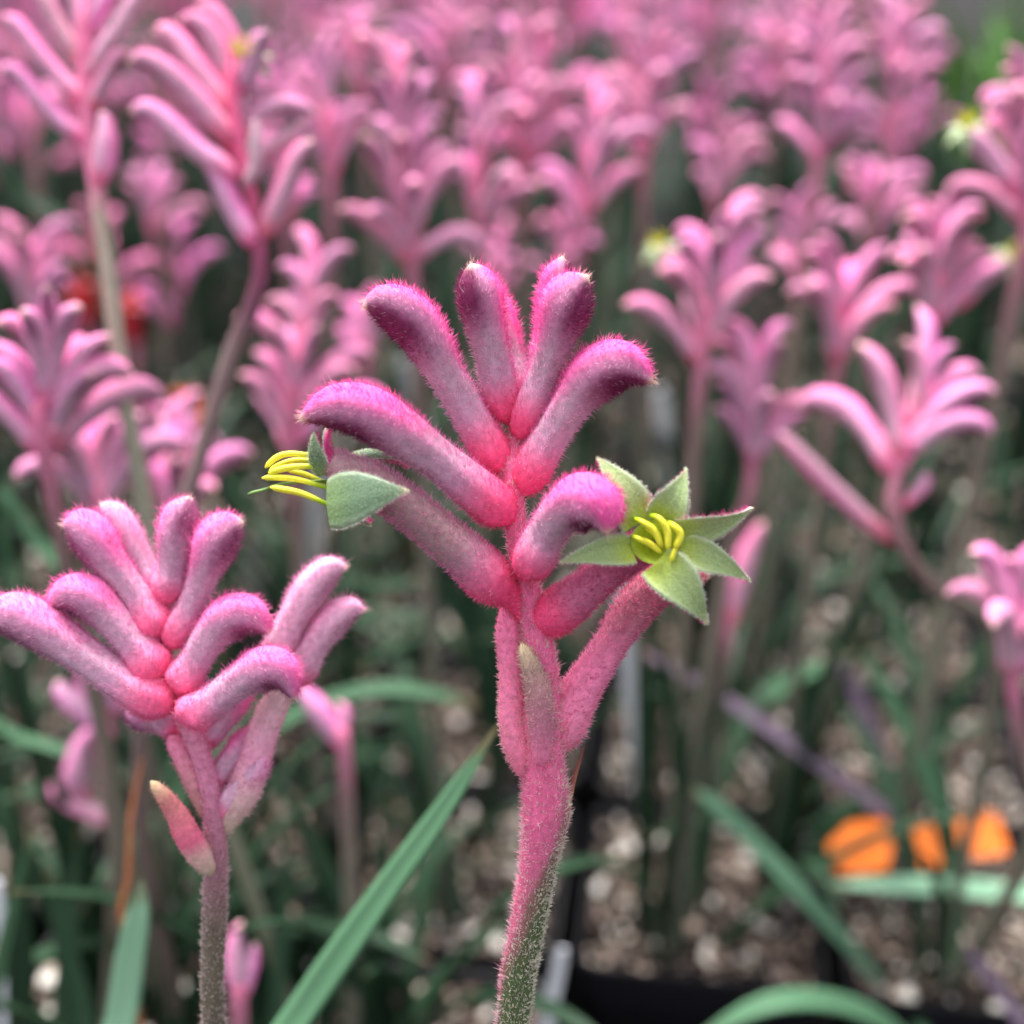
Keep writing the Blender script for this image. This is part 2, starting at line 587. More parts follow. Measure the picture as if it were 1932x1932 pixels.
# ------------------------------------------------------------------ leaves
def blade(C, W, face, fold=.25, thick=.0005, n=16):
    """strap leaf: C control points (world), W half width along it, face = direction its upper side looks"""
    S = spline(np.column_stack([C, W]), n)
    Pt, hw = S[:, :3], np.maximum(S[:, 3], .0002)
    T = nrm(np.gradient(Pt, axis=0))
    F = face - T * (T @ face)[:, None]
    F = nrm(F)
    B = np.cross(T, F)
    rows = []
    uv = []
    ss = np.linspace(0, 1, n)
    for x, lift in ((-1, fold), (-.5, fold * .35), (0, 0), (.5, fold * .35), (1, fold)):
        rows.append(Pt + B * (hw * x)[:, None] + F * (hw * lift)[:, None]); uv.append(np.stack([ss * 4, np.full(n, x * .5), ss], 1))
    for x, lift in ((.9, fold * .8), (0, -.15), (-.9, fold * .8)):
        rows.append(Pt + B * (hw * x)[:, None] + F * (hw * lift - thick)[:, None]); uv.append(np.stack([ss * 4, np.full(n, x * .5), ss], 1))
    G = np.stack(rows, 1)
    m = G.shape[1]
    i, j = np.meshgrid(np.arange(n - 1), np.arange(m), indexing='ij')
    a = i * m + j; b = i * m + (j + 1) % m
    q = np.stack([a, b, b + m, a + m], -1).reshape(-1, 4)
    return G.reshape(-1, 3), q, np.stack(uv, 1).reshape(-1, 3)


def leaf_proto(length, tilt, arch, hw, seed):
    r = np.random.default_rng(seed)
    n = 7
    ang = tilt; p = np.zeros(3); pts = [p.copy()]
    for k in range(n - 1):
        st = length / (n - 1)
        p = p + st * np.array([math.sin(ang), r.normal(0, .03), math.cos(ang)])
        pts.append(p.copy()); ang += arch / (n - 1) * (k + 1) / (n * .5)
    W = hw * np.array([.7, .95, 1, .98, .85, .6, .05])
    V, q, uv = blade(np.array(pts), W, np.array([-1, 0, .15]))
    return mesh_np('leaf', V, q, uv=uv), (V, q, uv)


LEAF_DEF = [(.17, .12, .5, .0046), (.20, .18, 1.0, .0050), (.15, .30, 1.2, .0046), (.22, .08, .35, .0052), (.18, .35, 1.7, .0048), (.13, .2, .4, .0042), (.19, .55, 1.1, .005)]
LEAVES = [leaf_proto(*d, 3 + k) for k, d in enumerate(LEAF_DEF)]


def rotz(a):
    M = np.eye(4); M[:2, :2] = [[math.cos(a), -math.sin(a)], [math.sin(a), math.cos(a)]]
    return M


def add_leaves(parent, base, n, smin=.7, smax=1.1, mat=None, kinds=None):
    for k in range(n):
        a = rng.uniform(0, 2 * math.pi)
        M = rotz(a) * 1.0
        s = rng.uniform(smin, smax)
        M[:3, :3] *= s
        M[:3, 3] = [base[0] + rng.normal(0, .006), base[1] + rng.normal(0, .006), .098]
        me = LEAVES[rng.integers(len(LEAVES)) if kinds is None else kinds[rng.integers(len(kinds))]][0]
        link_m('leaf', me, M_LEAF, parent, M)


LEAFY = {}


def pot_at(x, y):
    return min(POTS, key=lambda q: (q[2][0] - x) ** 2 + (q[2][1] - y) ** 2)


def leafy_in(pot, x, y):
    key = pot[:2]
    if key not in LEAFY:
        lab = 'green strap-leaved plant in the ' + whereabouts(*key)
        LEAFY[key] = empty('leafy_plant', (x, y, .098), lab, 'plant', 'leafy plants without flowers in the pots')
    return LEAFY[key]


def px_leaf(parent, pts, hw_px, mat, face=(0, -.45, 1), fold=.25):
    """explicit leaf from photo points (u, v, depth) and half widths in photo pixels, rooted in the nearest pot"""
    C = np.array([P(*p) for p in pts])
    W = np.array([h * PX(p[2]) for h, p in zip(hw_px, pts)])
    d = C[0] - C[1]
    g_ = C[0, :2] + d[:2] * .5
    pot = pot_at(*g_)
    f = nearest_pot(*g_)
    if parent is None: parent = leafy_in(pot, *f)
    else: f = ORG[parent.name][:2] + rng.normal(0, .004, 2)
    root = np.array([f[0], f[1], .095])
    if C[0, 2] > .11:
        C = np.vstack([root, root * .5 + C[0] * .5 + np.array([0, 0, -.1 * (C[0, 2] - .095)]) + d * .15, C]); W = np.concatenate([[W[0] * .8, W[0] * .9], W])
    V, q, uv = blade(C, W, np.array(face, float), fold, n=30)
    return link('leaf', mesh_np('leaf', V - C[0], q, uv=uv), mat, parent, C[0])


# ------------------------------------------------------------------ colours of buds (pigment, linear)
HOT = lin(242, 88, 170); ROSE = lin(244, 96, 150); MAUVE = lin(196, 130, 166); GREY = lin(174, 146, 160)
WINE = lin(112, 28, 74); CREAM = lin(246, 206, 190); PALE = lin(234, 198, 218); CORAL = lin(240, 78, 130)
PINKH = lin(248, 140, 202); OLIVE = lin(128, 134, 104); LILAC = lin(240, 172, 216)


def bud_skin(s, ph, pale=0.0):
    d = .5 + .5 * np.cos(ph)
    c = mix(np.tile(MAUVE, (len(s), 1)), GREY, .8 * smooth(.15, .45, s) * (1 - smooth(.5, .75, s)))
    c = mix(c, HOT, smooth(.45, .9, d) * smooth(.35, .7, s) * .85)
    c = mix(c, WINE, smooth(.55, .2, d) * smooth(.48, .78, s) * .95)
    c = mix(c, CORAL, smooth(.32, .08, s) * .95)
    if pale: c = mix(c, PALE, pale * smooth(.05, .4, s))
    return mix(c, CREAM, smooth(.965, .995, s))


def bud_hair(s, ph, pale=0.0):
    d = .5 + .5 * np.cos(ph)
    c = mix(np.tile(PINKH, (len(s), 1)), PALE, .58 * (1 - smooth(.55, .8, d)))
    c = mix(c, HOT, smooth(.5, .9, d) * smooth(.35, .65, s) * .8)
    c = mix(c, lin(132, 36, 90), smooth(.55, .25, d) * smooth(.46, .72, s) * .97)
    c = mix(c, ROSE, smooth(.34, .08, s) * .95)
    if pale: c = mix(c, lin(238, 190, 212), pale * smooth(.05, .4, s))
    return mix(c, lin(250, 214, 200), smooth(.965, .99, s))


def bud_shape(S, PH):
    """six faint seams, and a flatter face under the hooked end"""
    v = .5 - .5 * np.cos(PH)
    return (1 + .04 * np.cos(6 * PH + .5)) * (1 - .16 * smooth(.6, .85, S) * v ** 2)


def fuzz_on(tube, parent, density, hairf, origin, lmin, lmax, wid, dorsal_gain=.42, lean=.35, name='fuzz', keep=None, white=.10):
    area = 2 * math.pi * np.mean(tube.r) * tube.len * 1e6
    k = max(60, int(area * density))
    p, nn, t, s, ph = tube.sample(k)
    if keep is not None:
        q = rng.random(k) < keep(s, ph)
        p, nn, t, s, ph = p[q], nn[q], t[q], s[q], ph[q]
        k = len(p)
    comb = np.where(rng.random((k, 1)) < .4, .35, rng.uniform(.7, 2.2, (k, 1))) * lean * 1.9
    d = nrm(nn + t * comb + rng.normal(0, .25, (k, 3)))
    dors = .5 + .5 * np.cos(ph)
    L = rng.uniform(lmin, lmax, k) * (1 + dorsal_gain * smooth(.55, .95, dors) * smooth(.35, .7, s))
    L *= np.where(rng.random(k) < .06, 1.5, 1.0)
    c = hairf(s, ph)
    j = rng.uniform(.76, 1.1, (k, 1))
    w_ = (rng.random((k, 1)) < white) * .55                      # some bleached hairs
    c = (c * j) * (1 - w_) + np.array([.86, .72, .76]) * w_
    me = hair_mesh('fuzz', p - nn * .0001, d, L, np.full(k, wid) * rng.uniform(.7, 1.3, k), c * .92, c, origin)
    o = link(name, me, M_FUZZ, parent, origin)
    o['kind'] = 'stuff'
    return o


def px_tube(pts, depth, dd=None, **kw):
    """pts rows (u, v, r_px[, extra depth mm])"""
    rows = []
    for q in pts:
        dz = depth + (q[3] * .001 if len(q) > 3 else 0)
        rows.append([*P(q[0], q[1], dz), q[2] * PX(dz)])
    return Tube(np.array(rows), **kw)


# dorsal default: the convex side; tie-break towards up
def hero_bud(parent, pts, depth, density=7, tone=0, skinf=None, hairf=None, pale=0, dorsal=None, lmin=.0007, lmax=.0014, wid=.00009, name='bud'):
    k = len(pts) - 1
    club = lambda e: .89 + .36 * (1 - smooth(.1, .42, e)) + .30 * smooth(.42, .70, e) * (1 - smooth(.86, .97, e))
    pts = [(q[0], q[1], q[2] * (club(e / k) if e < k else .5), *q[3:]) for e, q in enumerate(pts)]
    t = px_tube(pts, depth, n=34, m=26, shape=bud_shape, dorsal=dorsal)
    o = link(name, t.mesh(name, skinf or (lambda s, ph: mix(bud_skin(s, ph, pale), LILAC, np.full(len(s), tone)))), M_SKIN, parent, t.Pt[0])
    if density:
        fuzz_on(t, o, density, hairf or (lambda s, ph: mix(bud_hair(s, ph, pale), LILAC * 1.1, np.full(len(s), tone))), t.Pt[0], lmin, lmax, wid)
    return o, t


def stem_cols(stops):
    """colour stops along the stem: list of (s, colour)"""
    xs = [a for a, _ in stops]
    cs = np.array([c for _, c in stops])
    return lambda s, ph: np.stack([np.interp(s, xs, cs[:, k]) for k in range(3)], 1)


def petal(parent, base, tip, hw, face, bow, colin, cup=.18, thick=.0007, n=14, name='petal', prof=None, origin=None, twist=None):
    """lance-shaped petal with an upper and a lower skin; bow lifts its middle towards face"""
    base, tip, face = np.array(base), np.array(tip), np.array(face, float)
    ax = tip - base
    s = np.linspace(0, 1, n)
    C = base + ax * s[:, None] + face * (bow * 4 * s * (1 - s))[:, None]
    T = nrm(np.gradient(C, axis=0))
    F = nrm(face - T * (T @ face)[:, None])
    B = np.cross(T, F)
    pr = prof(s) if prof else np.interp(s, [0, .18, .4, .65, .87, 1], [.78, .98, .92, .56, .20, .02])
    h = hw * pr
    rows, cols = [], []
    for x in (-1, -.82, -.62, -.45, -.3, -.15, 0, .15, .3, .45, .62, .82, 1):
        rows.append(C + B * (h * x)[:, None] + F * (h * cup * x * x)[:, None])
        cc = mix(np.tile(colin[0], (n, 1)), colin[1], smooth(.0, .45, s))
        cc = mix(cc, colin[2], smooth(.72, 1.0, abs(x) + .0 * s) * .7)
        cc = mix(cc, CREAM, smooth(.9, .98, s))
        cc = cc * (1.12 if x == 0 else rng.uniform(.86, 1.08))
        cols.append(cc)
    for x in (.97, .5, 0, -.5, -.97):
        rows.append(C + B * (h * x)[:, None] + F * (h * cup * x * x - thick * (1.15 - x * x))[:, None])
        cols.append(mix(np.tile(HOT * .8, (n, 1)), CREAM, smooth(.88, .97, s)))
    G = np.stack(rows, 1); K = np.stack(cols, 1)
    m = G.shape[1]
    i, j = np.meshgrid(np.arange(n - 1), np.arange(m), indexing='ij')
    a = i * m + j; b = i * m + (j + 1) % m
    q = np.stack([a, b, b + m, a + m], -1).reshape(-1, 4)
    o = link(name, mesh_np(name, G.reshape(-1, 3) - base, q, None, K.reshape(-1, 3)), M_PETAL, parent, base)
    return o, dict(C=C, B=B, F=F, h=h, cup=cup, T=T, s=s, thick=thick)


def petal_hairs(pd_list, per, origin, parent, lo=.0004, hi=.0011):
    """white down on the rim and pink wool on the back of petals, as one tuft"""
    ps, ds, Ls, cs = [], [], [], []
    for d in pd_list:
        n = len(d['s'])
        k = per
        f = rng.random(k) * (n - 1.001); i = f.astype(int); a = (f - i)[:, None]
        L_ = lambda A: A[i] * (1 - a) + A[i + 1] * a
        C, B, F, T = L_(d['C']), L_(d['B']), L_(d['F']), L_(d['T'])
        h = d['h'][i] * (1 - a[:, 0]) + d['h'][i + 1] * a[:, 0]
        side = np.where(rng.random(k) < .5, -1.0, 1.0)
        back = rng.random(k) < .55
        x = np.where(back, rng.uniform(-1, 1, k), side)
        p = C + B * (h * x)[:, None] + F * (h * d['cup'] * x * x - np.where(back, d['thick'], 0))[:, None]
        dr = np.where(back[:, None], -F * .9 + B * (x * .7)[:, None], B * side[:, None] + F * .15) + T * .35 + rng.normal(0, .3, (k, 3))
        ps.append(p); ds.append(nrm(dr)); Ls.append(rng.uniform(lo, hi, k) * np.where(back, 1, .55))
        c = np.where(back[:, None], HOT, np.array([.75, .78, .68]))
        cs.append(c * rng.uniform(.85, 1.1, (k, 1)))
        # short down over the face
        k2 = per
        f = rng.random(k2) * (n - 1.001); i = f.astype(int); a = (f - i)[:, None]
        C, B, F, T = L_(d['C']), L_(d['B']), L_(d['F']), L_(d['T'])
        h = d['h'][i] * (1 - a[:, 0]) + d['h'][i + 1] * a[:, 0]
        x = rng.uniform(-1, 1, k2)
        ps.append(C + B * (h * x)[:, None] + F * (h * d['cup'] * x * x)[:, None])
        ds.append(nrm(F * .5 + T * .7 + rng.normal(0, .3, (k2, 3)))); Ls.append(rng.uniform(.0002, .00045, k2))
        cs.append(np.tile(np.array([.60, .68, .48]), (k2, 1)) * rng.uniform(.8, 1.2, (k2, 1)))
    p, d, L, c = np.vstack(ps), np.vstack(ds), np.concatenate(Ls), np.vstack(cs)
    me = hair_mesh('fuzz', p, d, L, np.full(len(p), .00006), c, c, origin)
    o = link('fuzz', me, M_FUZZ, parent, origin)
    o['kind'] = 'stuff'
    return o


def stamen(parent, pts, depth, name='stamen', c0=None, c1=None, n=16):
    c0 = lin(150, 190, 20) if c0 is None else c0
    c1 = lin(244, 236, 70) if c1 is None else c1
    t = px_tube(pts, depth, n=n, m=8)
    return link(name, t.mesh(name, lambda s, ph: mix(np.tile(c0, (len(s), 1)), c1, smooth(.1, .5, s))), M_STAMEN, parent, t.Pt[0])


def full_stem(parent, px_pts, depth, ground, r_low, n=60, m=18, extra=None):
    """stem drawn from photo points (top last), continued below the picture down to the potting mix"""
    rows = [[*P(q[0], q[1], depth + (q[3] * .001 if len(q) > 3 else 0)), q[2] * PX(depth)] for q in px_pts]
    f = np.array(rows[0][:3]); g3 = np.array([ground[0], ground[1], .094])
    dn = nrm(f - np.array(rows[1][:3]))
    k1 = f + dn * .045 + (g3 - f) * .12
    low = [[*g3, r_low], [*(k1 * .45 + g3 * .55), r_low], [*k1, r_low * .98]]
    a, b_ = rng.uniform(0, 6, 2)
    lump = lambda S, PH: 1 + .035 * np.sin(S * 61 + 2 * PH + a) + .03 * np.sin(S * 97 - PH + b_) + .02 * np.cos(3 * PH + S * 23)
    return Tube(np.array(low + rows), n=n, m=m, shape=lump)


# ------------------------------------------------------------------ the sharp plant in the middle
D0 = FOCUS
foot = nearest_pot(-.012, .105)
main = empty('kangaroo_paw', (foot[0], foot[1], .098),
             'sharp pink woolly kangaroo paw with a green star flower', 'flowering plant', 'pink kangaroo paws in bloom')
st_px = [(936, 2200, 30, 10), (950, 2070, 30, 9), (964, 1960, 30, 7), (978, 1850, 31, 6), (1000, 1720, 33, 4), (1022, 1600, 37, 2), (1030, 1535, 44, 1), (1024, 1450, 38, 0),
         (1022, 1360, 38, 0), (1022, 1260, 30, 0), (1006, 1160, 24, 0), (986, 1060, 22, 0), (968, 950, 20, 0), (966, 880, 20, 0), (970, 835, 14, 2), (972, 800, 8, 3)]
stem = full_stem(main, st_px, D0, foot, .0030, n=90, m=22)


def leftness(tube, s, ph):
    i = np.clip((s * (tube.n - 1)).round().astype(int), 0, tube.n - 1)
    N = tube.N[i]; B = np.cross(tube.T[i], N)
    return -(np.cos(ph)[:, None] * N + np.sin(ph)[:, None] * B) @ RGT


def main_stem_skin(s, ph):
    # s along the whole stem; the pink begins about where the sheath ends
    c = np.tile(lin(78, 94, 58), (len(s), 1))
    c = mix(c, lin(222, 104, 150), smooth(S_PINK - .035, S_PINK + .035, s + .036 * leftness(stem, s, ph) + .012 * np.sin(s * 210 + 3 * np.sin(ph * 2)) * np.cos(ph * 4 + s * 90)))
    return mix(c, lin(190, 132, 138), smooth(S_PINK + .30, S_PINK + .42, s))


def main_stem_hair(s, ph):
    c = np.tile(lin(206, 196, 182), (len(s), 1))
    c = mix(c, lin(240, 140, 176), smooth(.55, .85, leftness(stem, s, ph)) * .9)
    c = mix(c, lin(250, 168, 198), smooth(S_PINK - .035, S_PINK + .035, s + .036 * leftness(stem, s, ph) + .012 * np.sin(s * 210 + 3 * np.sin(ph * 2)) * np.cos(ph * 4 + s * 90)))
    mot = smooth(.2, .9, np.sin(s * 130 + 2.1 * np.sin(2 * ph)) * np.cos(3 * ph + s * 57))
    c = mix(c, lin(252, 218, 224), mot * .85)
    c = mix(c, lin(250, 214, 216), smooth(.02, .0, abs(s - S_PINK - .075)) * .8)
    return mix(c, lin(242, 150, 178), smooth(S_PINK + .30, S_PINK + .42, s) * .6)


tgt = P(1010, 1660, D0 + .003)
S_PINK = np.argmin(np.linalg.norm(stem.Pt - tgt, axis=1)) / (stem.n - 1)
so_ = link('stem', stem.mesh('stem', main_stem_skin), M_SKIN, main, stem.Pt[0])
pinkness = lambda s, ph: np.maximum(smooth(S_PINK - .035, S_PINK + .035, s + .036 * leftness(stem, s, ph) + .012 * np.sin(s * 210 + 3 * np.sin(ph * 2)) * np.cos(ph * 4 + s * 90)), smooth(.55, .85, leftness(stem, s, ph)))
fuzz_on(stem, so_, 6.5, main_stem_hair, stem.Pt[0], .0006, .0015, .00014, 0, .4, keep=pinkness, white=.42)
fuzz_on(stem, so_, 6.5, lambda s, ph: np.tile(lin(232, 226, 208), (len(s), 1)), stem.Pt[0], .0006, .0011, .00028, 0, .7, keep=lambda s, ph: 1 - .93 * pinkness(s, ph), white=.2)

BUDS = {
    'A': ([(968, 985, 20, 0), (935, 955, 34, -1), (890, 918, 40, -2), (822, 863, 42, -3), (754, 815, 44, -4), (690, 780, 44, -5), (625, 772, 36, -5), (566, 790, 15, -5)], D0 - .001),
    'B': ([(962, 890, 16, 1), (930, 855, 30, 1), (885, 778, 34, 1), (840, 702, 39, 0), (802, 636, 43, -1), (762, 596, 43, -2), (718, 574, 32, -3), (684, 578, 14, -3)], D0),
    'C': ([(962, 800, 14, 3), (948, 755, 28, 2), (932, 680, 34, 1), (916, 610, 40, 0), (903, 556, 40, -1), (895, 520, 28, -2), (889, 497, 12, -3)], D0),
    'C2': ([(972, 790, 12, 6), (978, 730, 24, 7), (968, 670, 25, 8), (950, 612, 25, 9), (932, 566, 21, 10), (914, 536, 10, 11)], D0),
    'D2': ([(974, 800, 12, 7), (1008, 730, 24, 8), (1030, 640, 27, 9), (1045, 560, 28, 9), (1055, 515, 24, 8), (1062, 484, 11, 8)], D0),
    'D': ([(975, 830, 15, 2), (998, 780, 29, 1), (1024, 710, 31, 0), (1046, 640, 38, -1), (1068, 580, 46, -2), (1087, 545, 36, -3), (1110, 520, 14, -4)], D0),
    'E': ([(976, 935, 18, 0), (1000, 890, 32, 0), (1040, 820, 36, -1), (1084, 752, 41, -2), (1128, 706, 46, -3), (1180, 694, 40, -4), (1232, 720, 15, -5)], D0),
    'F': ([(985, 1092, 20, -1), (1006, 1055, 34, -3), (1028, 1010, 38, -4), (1060, 968, 44, -6), (1100, 948, 48, -8), (1136, 968, 42, -10), (1146, 1006, 17, -11)], D0 - .002),
}
for key, (pts, dep) in BUDS.items():
    dors = None
    if key == 'C': dors = nrm(.9 * RGT + .5 * UPV + .35 * FWD)
    if key == 'C2': dors = nrm(RGT + .4 * UPV)
    if key == 'D2': dors = nrm(-RGT + .6 * UPV)
    if key == 'D': dors = nrm(-.8 * RGT + .7 * UPV + .2 * FWD)
    if key == 'F': dors = nrm(UPV * .9 - FWD * .3 + RGT * .2)
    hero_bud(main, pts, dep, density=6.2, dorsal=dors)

# the long bud that passes behind the star, the stalk on the left and the little bracts
o, t = hero_bud(main, [(1036, 1420, 24, 1), (1060, 1362, 38, 0), (1096, 1302, 36, 0), (1150, 1218, 35, 1), (1205, 1140, 35, 3), (1262, 1096, 32, 5), (1310, 1082, 24, 7), (1340, 1078, 12, 8)],
                D0 + .003, density=8, dorsal=nrm(UPV - RGT * .6), wid=.00013, lmin=.0005, lmax=.0012,
                skinf=stem_cols([(0, lin(240, 140, 172)), (.35, lin(236, 130, 172)), (.6, lin(170, 100, 116)), (.8, lin(150, 70, 90)), (.93, lin(180, 50, 84)), (1, CREAM)]),
                hairf=stem_cols([(0, lin(250, 176, 204)), (.4, lin(248, 160, 200)), (.7, lin(232, 120, 160)), (.93, lin(224, 90, 130)), (1, lin(250, 226, 206))]))
t = px_tube([(1000, 1470, 16, 0), (978, 1415, 26, -1), (966, 1350, 26, -1), (966, 1270, 24, 0), (960, 1190, 24, 1), (962, 1130, 14, 2)], D0 + .001, n=24, m=16)
o = link('bud_stalk', t.mesh('bud_stalk', stem_cols([(0, lin(236, 130, 164)), (1, lin(240, 124, 170))])), M_SKIN, main, t.Pt[0])
fuzz_on(t, o, 9, stem_cols([(0, lin(246, 160, 190)), (.3, lin(250, 206, 208)), (1, lin(246, 140, 186))]), t.Pt[0], .0005, .001, .00012, 0)
t = px_tube([(1020, 1450, 18, -3), (1022, 1380, 24, -4), (1018, 1310, 24, -5), (1000, 1255, 18, -5), (984, 1214, 8, -5)], D0 + .001, n=24, m=14, flat=1.0)
o = link('bract', t.mesh('bract', stem_cols([(0, lin(232, 124, 164)), (.4, lin(184, 112, 136)), (.8, lin(150, 122, 114)), (1, lin(206, 184, 150))])), M_SKIN, main, t.Pt[0])
fuzz_on(t, o, 6, stem_cols([(0, lin(246, 160, 190)), (.35, lin(226, 180, 190)), (1, lin(220, 204, 180))]), t.Pt[0], .0006, .0012, .00014, 0)
t = px_tube([(1062, 1545, 14, 1), (1074, 1505, 7, 2), (1084, 1465, 5, 3), (1102, 1408, 2, 5)], D0 + .001, n=16, m=8)
o = link('bract', t.mesh('bract', stem_cols([(0, lin(170, 150, 90)), (.4, lin(150, 96, 80)), (1, lin(110, 60, 60))])), M_SKIN, main, t.Pt[0])
# open flower on the left, seen from its side
GREEN_IN = (lin(172, 190, 70), lin(150, 170, 112), lin(206, 218, 190))
GREEN_OUT = (lin(116, 142, 92), lin(100, 126, 98), lin(184, 200, 176))
gt = px_tube([(1003, 1180, 15, 1), (972, 1135, 20, 0), (928, 1096, 45, -2), (885, 1054, 43, -3), (820, 1000, 39, -4), (760, 952, 38, -5), (700, 912, 38, -6), (650, 884, 30, -6), (628, 872, 24, -6)],
             D0, n=34, m=24, dorsal=nrm(UPV + RGT * .6), ends=(True, False))
fl = link('open_flower', gt.mesh('open_flower', lambda s, ph: mix(mix(np.tile(MAUVE, (len(s), 1)), lin(150, 124, 122), smooth(.2, .5, s) * .9), CORAL, smooth(.4, .18, s))), M_SKIN, main, gt.Pt[0],
          label='open flower seen from its side with green petals bent back')
fuzz_on(gt, fl, 8.5, lambda s, ph: mix(mix(np.tile(PINKH, (len(s), 1)), lin(214, 170, 184), .5 * smooth(.25, .5, s)), ROSE, smooth(.42, .18, s)), gt.Pt[0], .0006, .0012, .0001, .3)
dg = D0 - .006
pd = []
wide = lambda s: np.interp(s, [0, .12, .35, .6, .85, 1], [.86, 1, .92, .62, .22, .03])
_, d = petal(fl, P(616, 950, dg - .004), P(772, 926, dg - .007), 54 * PX(dg), nrm(-FWD + .25 * UPV), .002, GREEN_OUT, cup=-.12, prof=wide); pd.append(d)
_, d = petal(fl, P(608, 898, dg), P(592, 816, dg - .002), 20 * PX(dg), nrm(-FWD * .8 - RGT * .3), .001, GREEN_OUT, cup=-.2); pd.append(d)
_, d = petal(fl, P(640, 872, dg + .006), P(776, 876, dg + .006), 26 * PX(dg), nrm(UPV * .85 - FWD * .5), .0022, GREEN_OUT, cup=-.2); pd.append(d)
_, d = petal(fl, P(632, 898, dg), P(614, 808, dg + .004), 13 * PX(dg), nrm(-RGT * .9 + UPV * .2 + FWD * .4), .001, GREEN_OUT, cup=-.2); pd.append(d)
_, d = petal(fl, P(622, 930, dg + .004), P(700, 992, dg + .006), 30 * PX(dg), nrm(-UPV * .8 - FWD * .3), .001, GREEN_OUT, cup=-.2); pd.append(d)
petal_hairs(pd, 700, gt.Pt[0], fl)
Z1 = lambda x, y: (452.8 + .2735 * x, 452.8 + .2735 * y)
for pts, r, dz in (([(600, 1500), (530, 1492), (350, 1474), (250, 1502), (172, 1572)], 6.5, 1), ([(600, 1520), (530, 1524), (380, 1518), (270, 1552), (200, 1592)], 5.5, 3),
                   ([(600, 1560), (530, 1562), (400, 1562), (280, 1582), (195, 1608)], 7, 0), ([(620, 1680), (560, 1662), (440, 1612), (330, 1592)], 5.5, 3),
                   ([(640, 1720), (570, 1700), (400, 1652), (260, 1638), (150, 1642)], 6.5, 0), ([(650, 1840), (580, 1812), (420, 1747), (300, 1722), (208, 1705)], 7, -1)):
    q = [(*Z1(*a), r * k, dz) for a, k in zip(pts, np.interp(np.linspace(0, 1, len(pts)), [0, .35, .7, 1], [.55, .75, 1, .7]))]
    stamen(fl, q, dg)
stamen(fl, [(*Z1(600, 1660), 3.2, 2), (*Z1(300, 1682), 3.2, 1), (*Z1(170, 1722), 3.0, 0), (*Z1(52, 1752), 3.4, 0)], dg, 'style', lin(120, 150, 60), lin(122, 156, 84))

# open flower on the right: a green star facing the camera
ht = px_tube([(1004, 1175, 15, 0), (1030, 1166, 38, -1), (1060, 1148, 42, -2), (1110, 1108, 36, -3), (1160, 1066, 35, -3), (1200, 1040, 34, -4), (1216, 1030, 30, -4)],
             D0 + .001, n=30, m=24, dorsal=nrm(UPV - RGT * .5), ends=(True, False))
fs = link('open_flower', ht.mesh('open_flower', lambda s, ph: mix(np.tile(lin(190, 100, 134), (len(s), 1)), CORAL, smooth(.4, .15, s))), M_SKIN, main, ht.Pt[0],
          label='open flower like a green star facing the camera')
fuzz_on(ht, fs, 8.5, lambda s, ph: mix(np.tile(lin(226, 110, 160), (len(s), 1)), ROSE, smooth(.45, .1, s)), ht.Pt[0], .0006, .0013, .0001, .3)
ds = D0 - .010
cen = (1236, 1022)
axis = nrm(-FWD + .10 * RGT - .12 * UPV)
# throat: a funnel from the petal ring down into the tube
rings = []
m = 24
for rr, dz in ((46, -.4), (38, .3), (30, 1.6), (20, 3.4), (3, 4.2)):
    rings.append([P(cen[0] + rr * math.cos(a), cen[1] + rr * .92 * math.sin(a), ds + dz * .001) for a in np.linspace(0, 2 * math.pi, m, endpoint=False)])
G = np.array(rings)
i, j = np.meshgrid(np.arange(len(rings) - 1), np.arange(m), indexing='ij')
q = np.stack([i * m + j, i * m + (j + 1) % m, (i + 1) * m + (j + 1) % m, (i + 1) * m + j], -1).reshape(-1, 4)
kc = np.repeat(np.array([lin(176, 196, 80), lin(180, 200, 66), lin(176, 196, 46), lin(160, 180, 40), lin(120, 140, 36)]), m, axis=0)
link('throat', mesh_np('throat', G.reshape(-1, 3) - ht.Pt[-1], q, None, kc), M_PETAL, fs, ht.Pt[-1])
pd = []
for bx, by, tx, ty, hw, bz, tz, fc in (
        (1202, 990, 1126, 862, 43, 0, 3, (.25, .1)), (1246, 976, 1295, 884, 37, 0, 2, (-.05, -.35)), (1274, 1000, 1421, 958, 31, 0, 3, (-.05, -.55)),
        (1278, 1036, 1416, 1097, 34, 0, 3, (-.1, .35)), (1236, 1062, 1335, 1178, 47, -1, 0, (.1, .3)), (1196, 1040, 1056, 1062, 32, 0, 2, (.1, .35))):
    fdir = nrm(-FWD + RGT * fc[0] + UPV * fc[1])
    _, d = petal(fs, P(bx, by, ds + bz * .001), P(tx, ty, ds + tz * .001), hw * PX(ds), fdir, .0026, GREEN_IN, cup=.22)
    pd.append(d)
petal_hairs(pd, 800, ht.Pt[0], fs)
for pts, r, dz in (([(1196, 978), (1212, 985), (1235, 1002), (1249, 1033)], 7, -3), ([(1226, 972), (1244, 978), (1259, 1002), (1260, 1038)], 7, -4), ([(1256, 984), (1270, 991), (1284, 1008), (1274, 1036)], 7.5, -3),
                   ([(1190, 1010), (1204, 1016), (1226, 1026), (1248, 1043)], 6.5, -2), ([(1280, 1022), (1274, 1036), (1266, 1060)], 5.5, -2), ([(1210, 994), (1225, 1000), (1240, 1012), (1244, 1030)], 5, 0)):
    q = [(a[0], a[1], r * k, dz + (2.5 if e == 0 else 0)) for e, (a, k) in enumerate(zip(pts, (.6, .8, 1, .75)))]
    stamen(fs, q, ds, n=14)

